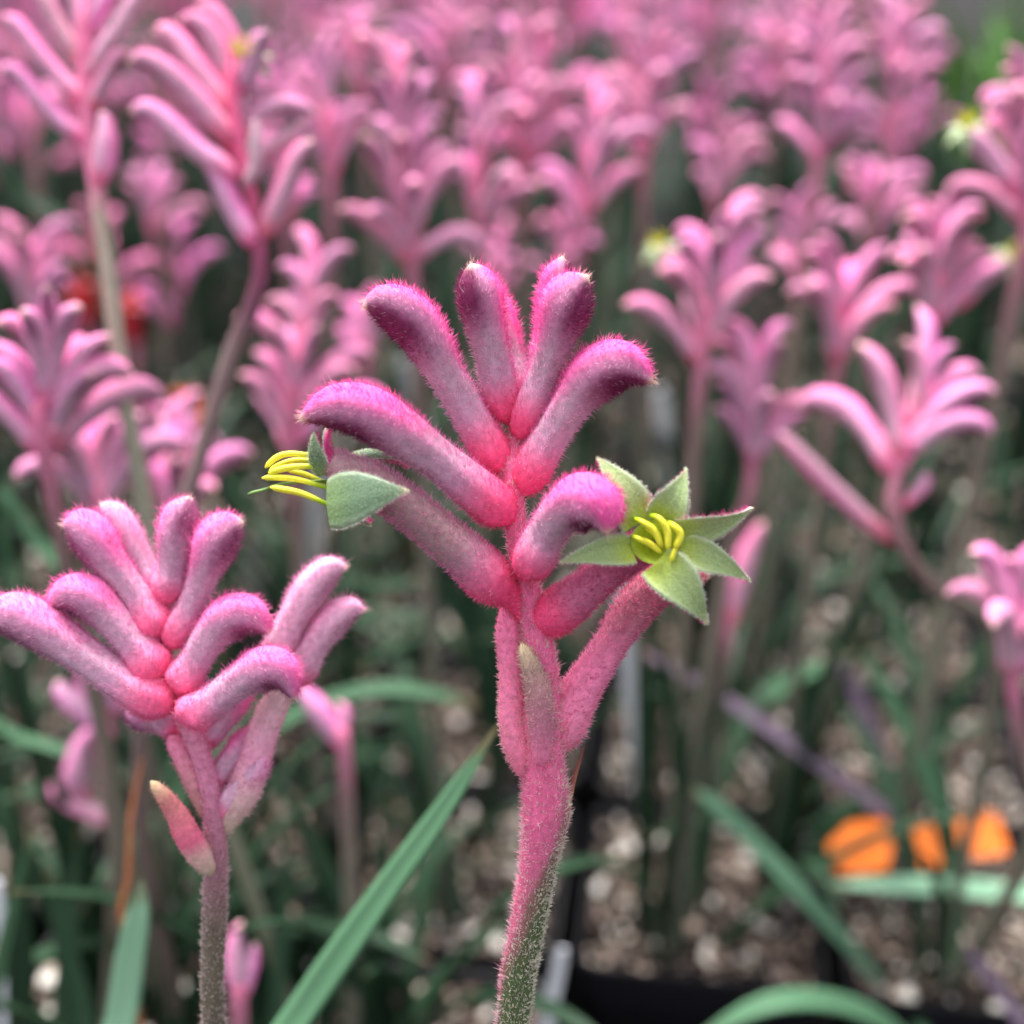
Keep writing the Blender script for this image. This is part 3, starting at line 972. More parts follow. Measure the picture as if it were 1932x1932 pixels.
# ------------------------------------------------------------------ the second plant, lower left
D1 = 0.229
Z2 = lambda q: (q[0] * .3711, 905.6 + .3711 * q[1], q[2] * .3711, *(q[3:4]))
foot = nearest_pot(-.075, .155)
second = empty('kangaroo_paw', (foot[0], foot[1], .098),
               'pink kangaroo paw of closed buds at lower left with a pale forked branch', 'flowering plant', 'pink kangaroo paws in bloom')
st = full_stem(second, [Z2(q) for q in [(1085, 2790, 58, 4), (1085, 2400, 58, 3), (1095, 2050, 58, 2), (1100, 1900, 56, 1), (1085, 1720, 52, 0), (1060, 1540, 50, 0), (1020, 1390, 48, 0), (950, 1240, 42, 0), (880, 1080, 36, 0), (845, 900, 30, 0), (825, 640, 22, 0)]],
               D1, foot, .0028, n=70, m=16)
S_P2 = np.argmin(np.linalg.norm(st.Pt - P(408, 1580, D1), axis=1)) / (st.n - 1)
o = link('stem', st.mesh('stem', stem_cols([(0, lin(74, 82, 60)), (S_P2 - .05, lin(98, 90, 76)), (S_P2 + .04, lin(206, 130, 162)), (1, lin(226, 150, 166))])), M_SKIN, second, st.Pt[0])
fuzz_on(st, o, 4.5, stem_cols([(0, lin(214, 206, 190)), (S_P2 - .05, lin(216, 196, 192)), (S_P2 + .05, lin(246, 170, 206)), (1, lin(248, 170, 200))]), st.Pt[0], .0005, .0011, .00024, 0, .6)
B2 = [([(830, 800, 40), (790, 740, 85), (700, 600, 80), (580, 440, 88), (480, 310, 100), (400, 235, 80), (318, 232, 34)], 0, -1, None),
      ([(820, 640, 30), (780, 540, 66), (720, 420, 74), (640, 280, 74), (575, 175, 60), (512, 118, 28)], .45, 3, nrm(RGT + UPV * .5)),
      ([(828, 650, 30), (850, 540, 72), (876, 430, 80), (905, 280, 92), (935, 160, 80), (968, 84, 30)], 0, 0, nrm(-RGT * .9 + UPV * .3 + FWD * .3)),
      ([(850, 860, 36), (900, 770, 70), (970, 640, 72), (1030, 480, 82), (1095, 330, 104), (1165, 245, 84), (1236, 210, 34)], 0, -1, nrm(-RGT * .8 + UPV * .7)),
      ([(840, 1010, 44), (780, 950, 90), (680, 830, 92), (560, 690, 96), (450, 600, 98), (340, 590, 80), (240, 655, 32)], 0, -3, None),
      ([(890, 1170, 44), (780, 1110, 92), (600, 1010, 98), (400, 870, 100), (200, 745, 104), (40, 690, 96), (-120, 740, 40)], .15, -4, None),
      ([(880, 1080, 44), (920, 1030, 86), (990, 920, 84), (1070, 790, 94), (1170, 700, 98), (1280, 700, 84), (1378, 775, 34)], 0, -3, None),
      ([(930, 1250, 44), (970, 1200, 88), (1080, 1130, 88), (1220, 1020, 92), (1340, 960, 96), (1440, 990, 84), (1500, 1115, 34)], 0, -6, None),
      ([(1380, 1010, 40), (1410, 890, 74), (1480, 720, 82), (1580, 560, 80), (1680, 460, 62), (1765, 445, 28)], .55, 4, None),
      ([(1480, 1060, 40), (1530, 960, 72), (1600, 830, 80), (1690, 720, 78), (1780, 660, 58), (1855, 670, 28)], .55, 5, None),
      ([(930, 1280, 36), (880, 1240, 72), (800, 1200, 78), (700, 1190, 70), (640, 1150, 28)], 0, 4, None),
      ([(1080, 1590, 36), (1110, 1500, 56), (1170, 1420, 60), (1240, 1340, 56), (1290, 1240, 26)], .15, 3, None),
      ([(1090, 1740, 36), (1150, 1640, 50), (1240, 1540, 58), (1310, 1440, 50), (1335, 1350, 22)], .5, 1, nrm(RGT - UPV * .3)),
      ([(1000, 1380, 40), (1050, 1290, 72), (1130, 1200, 76), (1200, 1080, 70), (1230, 940, 30)], .1, 4, None)]
for pts, pale, dz, dors in B2:
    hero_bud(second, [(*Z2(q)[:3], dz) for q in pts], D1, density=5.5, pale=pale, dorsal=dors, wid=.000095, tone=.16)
t = px_tube([Z2(q) for q in [(1085, 1830, 44), (1150, 1730, 62), (1240, 1580, 84), (1290, 1430, 80), (1350, 1250, 76), (1430, 1080, 66), (1500, 960, 40)]], D1 + .002, n=30, m=18)
o = link('branch', t.mesh('branch', stem_cols([(0, lin(190, 176, 150)), (.25, lin(214, 176, 176)), (.5, lin(236, 160, 192)), (1, lin(210, 186, 180))])), M_SKIN, second, t.Pt[0])
fuzz_on(t, o, 5, stem_cols([(0, lin(220, 212, 190)), (.3, lin(246, 196, 216)), (.6, lin(248, 186, 216)), (1, lin(236, 210, 212))]), t.Pt[0], .0006, .0011, .00011, 0)
t = px_tube([Z2(q) for q in [(1060, 1720, 34), (1000, 1560, 52), (930, 1400, 54), (860, 1300, 40)]], D1 + .001, n=20, m=14)
o = link('bud_stalk', t.mesh('bud_stalk', stem_cols([(0, lin(190, 150, 140)), (1, lin(232, 130, 170))])), M_SKIN, second, t.Pt[0])
fuzz_on(t, o, 5, stem_cols([(0, lin(226, 180, 180)), (1, lin(240, 140, 182))]), t.Pt[0], .0005, .0011, .00011, 0)
t = px_tube([Z2(q) for q in [(1075, 2010, 36, 0), (1020, 1920, 62, -2), (960, 1820, 70, -4), (900, 1700, 58, -5), (830, 1600, 42, -6), (766, 1530, 18, -6)]], D1, n=26, m=16, flat=.6, dorsal=RGT)
o = link('bract', t.mesh('bract', stem_cols([(0, lin(190, 170, 150)), (.25, lin(226, 180, 176)), (.4, lin(230, 112, 146)), (.8, lin(206, 130, 126)), (1, lin(230, 206, 160))])), M_SKIN, second, t.Pt[0])
fuzz_on(t, o, 5, stem_cols([(0, lin(206, 196, 176)), (.3, lin(240, 190, 190)), (.45, lin(238, 130, 164)), (.85, lin(230, 160, 160)), (1, lin(240, 220, 180))]), t.Pt[0], .0004, .0009, .00011, 0)

# ------------------------------------------------------------------ blurred plants drawn from the photo
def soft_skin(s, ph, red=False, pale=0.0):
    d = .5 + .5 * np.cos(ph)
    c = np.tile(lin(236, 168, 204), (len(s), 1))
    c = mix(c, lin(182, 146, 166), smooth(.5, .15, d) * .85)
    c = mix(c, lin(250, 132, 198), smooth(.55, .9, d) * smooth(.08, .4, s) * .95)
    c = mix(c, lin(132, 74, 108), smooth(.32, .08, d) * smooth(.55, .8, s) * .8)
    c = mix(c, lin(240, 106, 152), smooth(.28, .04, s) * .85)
    if pale: c = mix(c, lin(200, 170, 180), pale)
    if red: c = mix(np.tile(lin(190, 48, 34), (len(s), 1)), lin(220, 92, 62), smooth(.5, 1, d) * .5)
    return mix(c, lin(240, 200, 190), smooth(.94, .99, s))


def soft_bud(parent, pts, depth, pale=0, dens=1.2, dorsal=None):
    t = px_tube(pts, depth, n=20, m=14, shape=bud_shape, dorsal=dorsal)
    o = link('bud', t.mesh('bud', lambda s, ph: soft_skin(s, ph, pale=pale)), M_BUD, parent, t.Pt[0])
    if dens:
        fuzz_on(t, o, dens, lambda s, ph: bud_hair(s, ph, pale), t.Pt[0], .0006, .0012, .00016)


Z3 = lambda q: (q[0] * .3516, q[1] * .3516, q[2] * .3516, *(q[3:4]))
D3 = .345


def drawn_plant(label, stem_pts, buds, depth, foot_xy, r_low, cols, zf=Z3, group='pink kangaroo paws in bloom', dens=1.2):
    f = nearest_pot(*foot_xy)
    e = empty('kangaroo_paw', (f[0], f[1], .098), label, 'flowering plant', group)
    t = full_stem(e, [zf(q) for q in stem_pts], depth, f, r_low, n=40, m=12)
    fs_ = lambda q: np.argmin(np.linalg.norm(t.Pt - P(*zf((*q, 0))[:2], depth), axis=1)) / (t.n - 1)
    cols = [(fs_(a) if isinstance(a, tuple) else a, c) for a, c in cols]
    link('stem', t.mesh('stem', stem_cols(cols)), M_STEM, e, t.Pt[0])
    for b in buds:
        soft_bud(e, [zf(q) for q in b[0]], depth + (b[1] if len(b) > 1 else 0) * .001, b[2] if len(b) > 2 else 0, dens)
    add_leaves(e, f, 5, .7, 1.0)
    return e


f0 = P(640 * .3516, 1932 * .3516, D3)
p3 = drawn_plant('pink kangaroo paw on a tall grey-green stem at the top left corner',
                 [(740, 2500, 42), (640, 1932, 44), (590, 1500, 46), (545, 1200, 44), (515, 980, 44), (480, 750, 42), (460, 500, 38), (450, 250, 34), (440, -60, 26)],
                 [([(470, 790, 34), (430, 720, 50), (340, 660, 46), (230, 545, 46), (110, 410, 48), (50, 370, 44), (5, 385, 20)],),
                  ([(460, 580, 34), (420, 510, 48), (330, 420, 44), (190, 260, 46), (90, 140, 50), (50, 105, 40), (15, 130, 18)],),
                  ([(440, 360, 30), (390, 260, 44), (310, 130, 42), (230, -10, 44), (160, -90, 20)], 2, .5),
                  ([(450, 260, 30), (440, 130, 42), (420, -20, 44), (400, -120, 20)], 4, .3),
                  ([(470, 420, 30), (560, 260, 44), (640, 150, 46), (720, 20, 46), (800, -90, 24)], 0, .55),
                  ([(480, 610, 34), (520, 520, 48), (570, 410, 46), (640, 310, 48), (700, 275, 20)],),
                  ([(450, 200, 26), (500, 110, 40), (560, 0, 44), (590, -90, 22)], 3),
                  ([(520, 990, 40), (560, 880, 62), (570, 760, 62), (560, 650, 40), (550, 600, 18)], -2, .2)],
                 D3, (f0[0] + .01, f0[1]), .0026,
                 [(0, lin(110, 118, 96)), ((600, 1600), lin(150, 148, 130)), ((520, 1030), lin(172, 152, 140)), ((500, 900), lin(214, 124, 158)), (1, lin(214, 110, 150))])
f0 = P(1230 * .3516, 1932 * .3516, .34)
p4 = drawn_plant('pink kangaroo paw on a dark plum stem at upper left, buds reaching left in steps',
                 [(950, 2900, 44), (1060, 2500, 46), (1230, 1932, 46), (1330, 1700, 48), (1400, 1480, 46), (1395, 1300, 40), (1360, 1100, 36), (1310, 900, 34), (1270, 700, 34), (1245, 500, 32), (1250, 250, 26)],
                 [([(1385, 1330, 40), (1340, 1260, 60), (1260, 1130, 58), (1190, 990, 60), (1130, 900, 50), (1085, 885, 22)],),
                  ([(1270, 960, 36), (1190, 890, 56), (1050, 790, 58), (900, 655, 62), (790, 585, 56), (700, 600, 22)], -2, .15),
                  ([(1270, 760, 36), (1190, 690, 58), (1050, 520, 62), (900, 385, 66), (780, 320, 56), (688, 330, 22)], 0, .1),
                  ([(1250, 620, 36), (1200, 550, 56), (1090, 400, 60), (970, 250, 62), (890, 170, 54), (830, 175, 22)], 3),
                  ([(1250, 500, 36), (1220, 400, 56), (1180, 270, 60), (1110, 160, 60), (1040, 110, 50), (960, 110, 22)], 5),
                  ([(1260, 520, 36), (1310, 440, 54), (1350, 330, 58), (1390, 220, 52), (1440, 170, 22)], 3),
                  ([(1260, 420, 36), (1250, 280, 54), (1200, 150, 58), (1130, 60, 50), (1050, 40, 22)], 7),
                  ([(1290, 740, 36), (1380, 620, 44), (1500, 560, 44), (1600, 570, 40), (1690, 600, 22)], 6, .3),
                  ([(1300, 880, 36), (1420, 830, 44), (1540, 740, 42), (1640, 640, 22)], 8, .6),
                  ([(1410, 1290, 36), (1450, 1180, 56), (1530, 1000, 58), (1600, 850, 62), (1650, 780, 44), (1672, 750, 20)], 0),
                  ([(1320, 1000, 26), (1370, 880, 34), (1372, 760, 36), (1370, 640, 16)], -3, .9)],
                 .34, (f0[0] - .03, f0[1]), .0024,
                 [(0, lin(104, 92, 84)), ((1230, 1932), lin(130, 108, 108)), ((1330, 1700), lin(116, 72, 90)), ((1400, 1400), lin(130, 66, 92)), ((1370, 1150), lin(190, 84, 122)), ((1300, 880), lin(226, 100, 146)), (1, lin(236, 100, 146))])

# prototypes of blurred buds, base at the origin, growing up +Z, hooking to +X
def bud_proto(L, r, hook, seed, red=False, pale=0.0):
    rr = np.random.default_rng(seed)
    pts = []
    a = -.12; p = np.zeros(3)
    prof = [.5, .95, .82, .85, .98, 1.05, .85, .3]
    n = len(prof)
    for k in range(n):
        pts.append([*p, r * prof[k]])
        p = p + L / (n - 1) * np.array([math.sin(a), rr.normal(0, .04), math.cos(a)])
        a += hook * (.25 if k < 3 else .9 if k < 5 else 1.5) / 5
    t = Tube(np.array(pts), n=14, m=10, dorsal=np.array([-.3, 0, 1.0]), shape=bud_shape)
    t_col = lambda s, ph: soft_skin(s, ph, red, pale)
    me = t.mesh('bud', t_col)
    return me, (t.V - t.Pt[0], t.quads, t.tris, t_col(t.Sf, t.PHf))


BP = [bud_proto(.037, 0.0034, 1.4, 1), bud_proto(.041, 0.0036, 1.8, 2), bud_proto(.034, 0.0033, 1.1, 3), bud_proto(.040, 0.0035, 2.1, 4, pale=.3), bud_proto(.030, 0.0032, .9, 5), bud_proto(.036, 0.0033, 1.5, 6, pale=.15), bud_proto(.038, 0.0034, .8, 7), bud_proto(.033, 0.0035, 2.0, 8)]
BR = [bud_proto(.023, .0034, 1.1, 11, red=True), bud_proto(.019, .0032, .9, 12, red=True)]

# open blurred flower: pale green petals and yellow anthers
def far_petal():
    n = 7
    s = np.linspace(0, 1, n)
    x = .013 * s; z = .004 * s - .008 * s ** 2
    h = .0032 * np.interp(s, [0, .3, .7, 1], [.7, 1, .6, .05])
    V = np.concatenate([np.stack([x, -h, z + .0006], 1), np.stack([x, 0 * h, z], 1), np.stack([x, h, z + .0006], 1), np.stack([x, 0 * h, z - .0006], 1)])
    q = []
    for b in range(4):
        for k in range(n - 1):
            q.append((b * n + k, b * n + k + 1, ((b + 1) % 4) * n + k + 1, ((b + 1) % 4) * n + k))
    c = np.tile(lin(186, 204, 160), (len(V), 1)); c[3 * n:] = lin(226, 110, 160)
    return mesh_np('petal', V, np.array(q), None, c)


FP = far_petal()
_t = Tube(np.array([[0, 0, 0, .0008], [.002, 0, .006, .0011], [.006, 0, .011, .0009]]), n=8, m=6)
FST = _t.mesh('stamen', lambda s, ph: np.tile(lin(206, 206, 50), (len(s), 1)))
FT = Tube(np.array([[0, 0, 0, .002], [-.001, 0, .006, .0036], [0, 0, .018, .0036], [.003, 0, .028, .0042]]), n=12, m=10)
FTM = FT.mesh('open_flower', lambda s, ph: soft_skin(s * .6, ph))


def basis(z, x):
    z = nrm(z); x = x - z * x.dot(z); x = nrm(x)
    M = np.eye(4); M[:3, 0] = x; M[:3, 1] = np.cross(z, x); M[:3, 2] = z
    return M


def open_far(parent, at, zdir, xdir, face=None):
    M = basis(zdir, xdir); M[:3, 3] = at
    o = link_m('open_flower', FTM, M_BUD, parent, M)
    end = at + M[:3, 2] * .028 + M[:3, 0] * .003
    fz = nrm(face) if face is not None else nrm(M[:3, 2] + M[:3, 0] * .6)
    for k in range(6):
        a = k * math.pi / 3
        Q = basis(fz, M[:3, 1]); Rk = rotz(a); K = Q @ Rk; K[:3, :3] *= .62; K[:3, 3] = end
        for nm, me, mt in (('petal', FP, M_PETAL), ('stamen', FST, M_STAMEN)):
            c = bpy.data.objects.new(nm, me); COL.objects.link(c)
            if not me.materials: me.materials.append(mt)
            c.parent = o
            c.matrix_basis = (Matrix(M.tolist()).inverted() @ Matrix(K.tolist()))
    return o


def head_layout(base, top, n, seed, spread=1.0, fanx=RGT):
    """where the buds of a head sit: list of (world matrix, proto index)"""
    r = np.random.default_rng(seed)
    U = nrm(top - base); Ltot = np.linalg.norm(top - base)
    S = nrm(fanx - U * fanx.dot(U)); Fv = np.cross(U, S)
    rach = max(Ltot - .026, Ltot * .45)
    out = []
    for k in range(n):
        t = k / max(n - 1, 1)
        at = base + U * rach * (t ** 1.1)
        az = (0 if k % 2 else math.pi) + r.normal(0, .85) + (math.pi / 2 if r.random() < .25 else 0)
        A = S * math.cos(az) + Fv * math.sin(az)
        th = (.66 - .5 * t) * spread + r.normal(0, .15)
        z = U * math.cos(th) + A * math.sin(th)
        x = A * math.cos(th) - U * math.sin(th)
        M = basis(z, x); sc_ = (1.06 - .30 * t) * r.uniform(.8, 1.15)
        M[:3, :3] *= sc_; M[:3, 3] = at
        out.append((M, int(r.integers(8)), at, A, U))
    return out, base + U * rach


STEMC = [(0, lin(108, 116, 96)), (.45, lin(128, 118, 104)), (.7, lin(168, 112, 116)), (.85, lin(210, 96, 130)), (1, lin(220, 88, 130))]


def head_plant(label, bu, bv, tu, tv, depth, n, seed, tilt=0, mid=None, green=None, red=False, leaves=4, spread=1.0, buds=None, group='pink kangaroo paws in bloom'):
    base = P(bu, bv, depth); top = P(tu, tv, depth + tilt)
    r = np.random.default_rng(seed)
    gx, gy = base[0] + r.normal(0, .012), base[1] + r.normal(0, .012) - .01
    ctrl = []
    if mid:
        for q in mid: ctrl.append(P(*q))
        gx, gy = ctrl[-1][0] + (ctrl[-1][0] - base[0]) * .25, ctrl[-1][1]
    f = nearest_pot(gx, gy)
    e = empty('red_kangaroo_paw' if red else 'kangaroo_paw', (f[0], f[1], .098), label, 'flowering plant', group)
    n = int(n * 1.55 + .5)
    lay, rt = head_layout(base, top, n, seed, spread)
    g3 = np.array([f[0], f[1], .094])
    pts = [g3] + ([g3 * .6 + base * .4] if not mid else list(reversed(ctrl))) + [base, rt]
    rad = np.interp(np.linspace(0, 1, len(pts)), [0, .7, 1], [.0026, .0023, .0012])
    t = Tube(np.column_stack([np.array(pts), rad]), n=26, m=8)
    sb = np.argmin(np.linalg.norm(t.Pt - base, axis=1)) / (t.n - 1)
    link('stem', t.mesh('stem', stem_cols([(0, lin(104, 112, 94)), (sb * .75, lin(126, 118, 106)), (sb * .9, lin(134, 112, 108)), (sb, lin(206, 124, 154)), (1, lin(230, 112, 156))])), M_STEM, e, t.Pt[0])
    if buds:
        lay = []
        for q in buds:
            tb = px_tube(q, depth, n=16, m=12, shape=bud_shape)
            link('bud', tb.mesh('bud', soft_skin), M_BUD, e, tb.Pt[0])
    for k, (M, pi, at, A, U) in enumerate(lay):
        if green and k in green:
            open_far(e, at, nrm(U * .6 + A * .8), A, face=nrm(-FWD * .8 + A * .8 + U * .1))
            continue
        link_m('bud', (BR[pi % 2] if red else BP[pi])[0], M_BUD, e, M)
    if leaves: add_leaves(e, f, leaves, .6, 1.0)
    return e


HEADS = [
    ('blurred pink kangaroo paw just left of the sharp head, buds hooking right one above another', 548, 850, 596, 440, .43, 11, 101, {}),
    ('broad pink kangaroo paw at the left edge above the second flower', 85, 860, 95, 580, .33, 13, 102, {}),
    ('pink kangaroo paw half cut by the left edge behind the tall grey-green stem', 62, 610, 55, 415, .52, 9, 103, {}),
    ('pink kangaroo paw low on the left beneath the broad one', 190, 980, 170, 800, .40, 9, 104, {}),
    ('pink kangaroo paw between the foot of the grey-green stem and the plum stem', 300, 930, 270, 725, .46, 9, 105, {}),
    ('pink kangaroo paw partly hidden by the top of the second flower', 330, 1010, 340, 830, .42, 8, 106, {}),
    ('tall blurred pink kangaroo paw above the left half of the sharp head', 778, 500, 750, 30, .44, 16, 107, dict(spread=1.2)),
    ('lower pink kangaroo paw with a forked head right of the tall one', 900, 430, 910, 120, .52, 12, 108, dict(spread=1.2)),
    ('pink kangaroo paw shaped like a V above the right half of the sharp head', 1098, 450, 1128, 140, .52, 8, 109, dict(spread=1.1)),
    ('pink kangaroo paw with a green-yellow open flower on its left side', 1322, 690, 1372, 340, .43, 13, 110, dict(green=(2,))),
    ('small round pink kangaroo paw above the one with the green-yellow flower', 1352, 390, 1376, 218, .66, 9, 111, {}),
    ('small pink kangaroo paw leaning left between two taller ones on the right', 1512, 540, 1500, 350, .58, 9, 112, {}),
    ('pink kangaroo paw with a dark centre in the upper right, dull buds at its sides', 1640, 460, 1640, 272, .62, 10, 113, {}),
    ('deep pink kangaroo paw with a yellow flower to its right', 1755, 620, 1785, 330, .45, 14, 114, dict(green=(3,))),
    ('narrow pink kangaroo paw left of the deep pink one on the right', 1580, 690, 1592, 460, .48, 9, 115, {}),
    ('open-handed pink kangaroo paw on a bent stem right of the star flower', 1690, 900, 1785, 590, .40, 8, 116, dict(leaves=1, mid=((1690, 1000, .40), (1760, 1110, .41), (1880, 1260, .43)), spread=1.05)),
    ('rounded pink kangaroo paw right above the green star flower', 1418, 880, 1440, 585, .44, 9, 117, dict(mid=((1425, 920, .44), (1385, 1010, .45), (1330, 1300, .47)))),
    ('pink kangaroo paw cut by the right edge with a yellow flower', 1940, 420, 1900, 150, .42, 10, 118, dict(green=(4,), leaves=0)),
    ('large pink kangaroo paw at the top right corner', 1985, 300, 1945, 100, .42, 9, 119, dict(leaves=0)),
    ('low pink kangaroo paw at the right edge below the bent stem', 1910, 1280, 1905, 1060, .38, 7, 120, dict(leaves=0, spread=.9, mid=((1925, 1400, .39), (1945, 1600, .41)))),
    ('low pink kangaroo paw under the left buds of the second flower', 190, 1390, 165, 1230, .40, 6, 121, dict(buds=[[(215, 1390, 12), (165, 1345, 24), (125, 1310, 22), (108, 1285, 9)], [(205, 1370, 12), (172, 1300, 22), (165, 1245, 18), (172, 1215, 8)], [(225, 1350, 12), (218, 1290, 20), (200, 1250, 10)]])),
    ('dropping pink buds low on the left beside an orange-brown blade', 220, 1560, 150, 1420, .42, 5, 122, dict(leaves=3, buds=[[(225, 1560, 9), (170, 1530, 18), (120, 1500, 22), (98, 1470, 10)], [(160, 1520, 14), (145, 1470, 26), (155, 1410, 20), (180, 1370, 9)]])),
    ('small pink buds right behind the stem of the second flower', 452, 1900, 455, 1740, .35, 3, 123, dict(leaves=2, buds=[[(460, 1895, 9), (448, 1840, 22), (446, 1780, 19), (455, 1738, 8)], [(462, 1880, 9), (474, 1820, 14), (480, 1780, 7)]])),
    ('single drooping pink bud on a thin stem right of the second flower', 650, 1420, 590, 1310, .40, 2, 124, dict(leaves=2, buds=[[(645, 1415, 10), (625, 1375, 20), (592, 1330, 22), (562, 1296, 9)], [(645, 1400, 9), (650, 1350, 12), (640, 1325, 6)]])),
    ('small pink buds behind the points of the star flower', 1375, 1180, 1410, 1000, .46, 4, 125, dict(leaves=2, buds=[[(1378, 1185, 9), (1385, 1130, 20), (1405, 1060, 22), (1440, 985, 10)], [(1380, 1170, 9), (1372, 1110, 16), (1385, 1060, 8)]], spread=.6, mid=((1368, 1240, .47), (1352, 1400, .52)))),
    ('red kangaroo paw blurred between the two tall stems on the left', 255, 650, 250, 520, .62, 6, 130, dict(red=True)),
    ('small red kangaroo paw right of the plum stem', 360, 830, 360, 745, .58, 4, 131, dict(red=True)),
    ('pale orange-red kangaroo paw left of the grey-green stem', 165, 620, 160, 520, .66, 5, 132, dict(red=True)),
    ('pink kangaroo paw at the top between the plum-stemmed one and the tall one', 625, 340, 605, 60, .52, 11, 133, dict(spread=1.2)),
    ('pink kangaroo paw at the top edge above the tall one', 680, 170, 650, -30, .68, 10, 134, {}),
    ('pink kangaroo paw at the top edge left of centre', 840, 150, 850, -60, .72, 11, 135, {}),
    ('pink kangaroo paw at the top edge in the centre', 985, 300, 975, -20, .54, 12, 136, dict(spread=1.2)),
    ('pink kangaroo paw behind the V-shaped one', 1215, 300, 1240, -20, .54, 13, 137, dict(spread=1.2)),
    ('pink kangaroo paw at the top edge right of centre', 1180, 110, 1190, -80, .85, 10, 138, {}),
    ('tall pink kangaroo paw at the top edge above the small round one', 1545, 300, 1560, -30, .54, 14, 139, dict(spread=1.2)),
    ('second tall pink kangaroo paw at the top edge on the right', 1680, 270, 1700, -30, .58, 12, 140, dict(spread=1.2)),
    ('pink kangaroo paw at the top edge near the right corner', 1480, 140, 1470, -50, .86, 10, 141, {}),
    ('pink kangaroo paw behind the plum-stemmed one', 540, 420, 560, 240, .60, 7, 142, {}),
    ('small pink kangaroo paw low behind the plum-stemmed one', 290, 440, 300, 330, .66, 6, 143, {}),
    ('pink kangaroo paw behind the tall one on its right', 940, 560, 950, 400, .70, 6, 144, {}),
    ('small pink kangaroo paw between the sharp head and the V-shaped one', 1060, 520, 1065, 400, .66, 5, 145, {}),
    ('small pink kangaroo paw behind the sharp left buds', 690, 690, 680, 560, .62, 5, 146, {}),
    ('pink kangaroo paw far left behind the corner stem', 60, 260, 40, 60, .62, 7, 147, {}),
]
OPEN = {110: (1258, 468, .455, 1330, 600), 114: (1888, 482, .485, 1800, 590), 118: (1836, 242, .41, 1920, 380)}
for lab, bu, bv, tu, tv, dep, n, seed, kw in HEADS:
    if 'red' in kw: kw = dict(kw, group='red kangaroo paws')
    if seed in OPEN: kw = {k: v for k, v in kw.items() if k != 'green'}
    hp = head_plant(lab, bu, bv, tu, tv, dep, n, seed, **kw)
    if seed in OPEN:
        u, v, dd, fu, fv = OPEN[seed]
        a, b_ = P(u, v, dd), P(fu, fv, dd)
        zd = nrm(a - b_)
        open_far(hp, a - zd * .028, zd, np.array([zd[0], -.3, -.2]), face=nrm(-FWD * .9 + zd * .6 + UPV * .1))
open_far(p4, P(446, 130, .345) - UPV * .026, UPV, RGT, face=nrm(-FWD + UPV * .5))

# side branch of the bent-stemmed plant with its row of buds
for b in bpy.data.objects:
    if b.get('label', '').startswith('open-handed'):
        oh = b
    if b.get('label', '').startswith('pink kangaroo paw with a dark centre'): dk = b
t = px_tube([(1700, 1030, 10), (1640, 985, 16), (1570, 920, 17), (1510, 860, 17), (1472, 815, 9)], .405, n=18, m=10)
link('bud', t.mesh('bud', lambda s, ph: soft_skin(s * .75, ph)), M_BUD, oh, t.Pt[0])
t = px_tube([(1700, 960, 8), (1740, 915, 14), (1745, 890, 8)], .40, n=10, m=8)
link('bud', t.mesh('bud', lambda s, ph: soft_skin(s * .5, ph)), M_BUD, oh, t.Pt[0])

# ------------------------------------------------------------------ far rows: each plant with one head part and one foliage part
def join_parts(parts):
    V, Q, Tt, C = [], [], [], []
    o = 0
    for v, q, tr, c in parts:
        V.append(v); Q.append(q + o)
        if tr is not None and len(tr): Tt.append(tr + o)
        C.append(c); o += len(v)
    return np.vstack(V), np.vstack(Q), (np.vstack(Tt) if Tt else None), np.vstack(C)


FAR = []
for k in range(7):
    lay, rt = head_layout(np.zeros(3), np.array([.004, .002, (.07, .085, .06, .095, .078, .065, .09)[k]]), (10, 13, 8, 15, 11, 7, 14)[k], 300 + k, (1.0, 1.25, 1.4, .8, 1.1, 1.3, 1.0)[k], RGT)
    parts = []
    for M, pi, *_ in lay:
        v, q, tr, c = BP[pi][1]
        parts.append((v @ M[:3, :3].T + M[:3, 3], q, tr, c))
    V, Q, Tt, C = join_parts(parts)
    FAR.append(mesh_np('flower_head', V, Q, Tt, C))
_t = Tube(np.array([[0, 0, -.30, .0026], [.006, 0, -.15, .0024], [0, 0, 0, .0022], [.001, 0, .045, .0014]]), n=14, m=7)
FARSTEM = _t.mesh('stem', stem_cols([(0, lin(108, 116, 96)), (.7, lin(128, 118, 108)), (.83, lin(170, 122, 130)), (.9, lin(216, 116, 152)), (1, lin(226, 106, 150))]))
FOL = []
for k in range(5):
    r = np.random.default_rng(400 + k)
    parts, uvs = [], []
    for q_ in range(9):
        v, q, uv = LEAVES[r.integers(len(LEAVES))][1]
        M = rotz(r.uniform(0, 6.28)) * 1.0
        s_ = r.uniform(.6, 1.05)
        parts.append((v @ (M[:3, :3] * s_).T + np.array([r.normal(0, .012), r.normal(0, .012), 0]), q, None, np.zeros((len(v), 3))))
        uvs.append(uv + np.array([r.uniform(0, 20), 0, 0]))
    V, Q, _, C = join_parts(parts)
    FOL.append(mesh_np('foliage', V, Q, None, None, uv=np.vstack(uvs)))

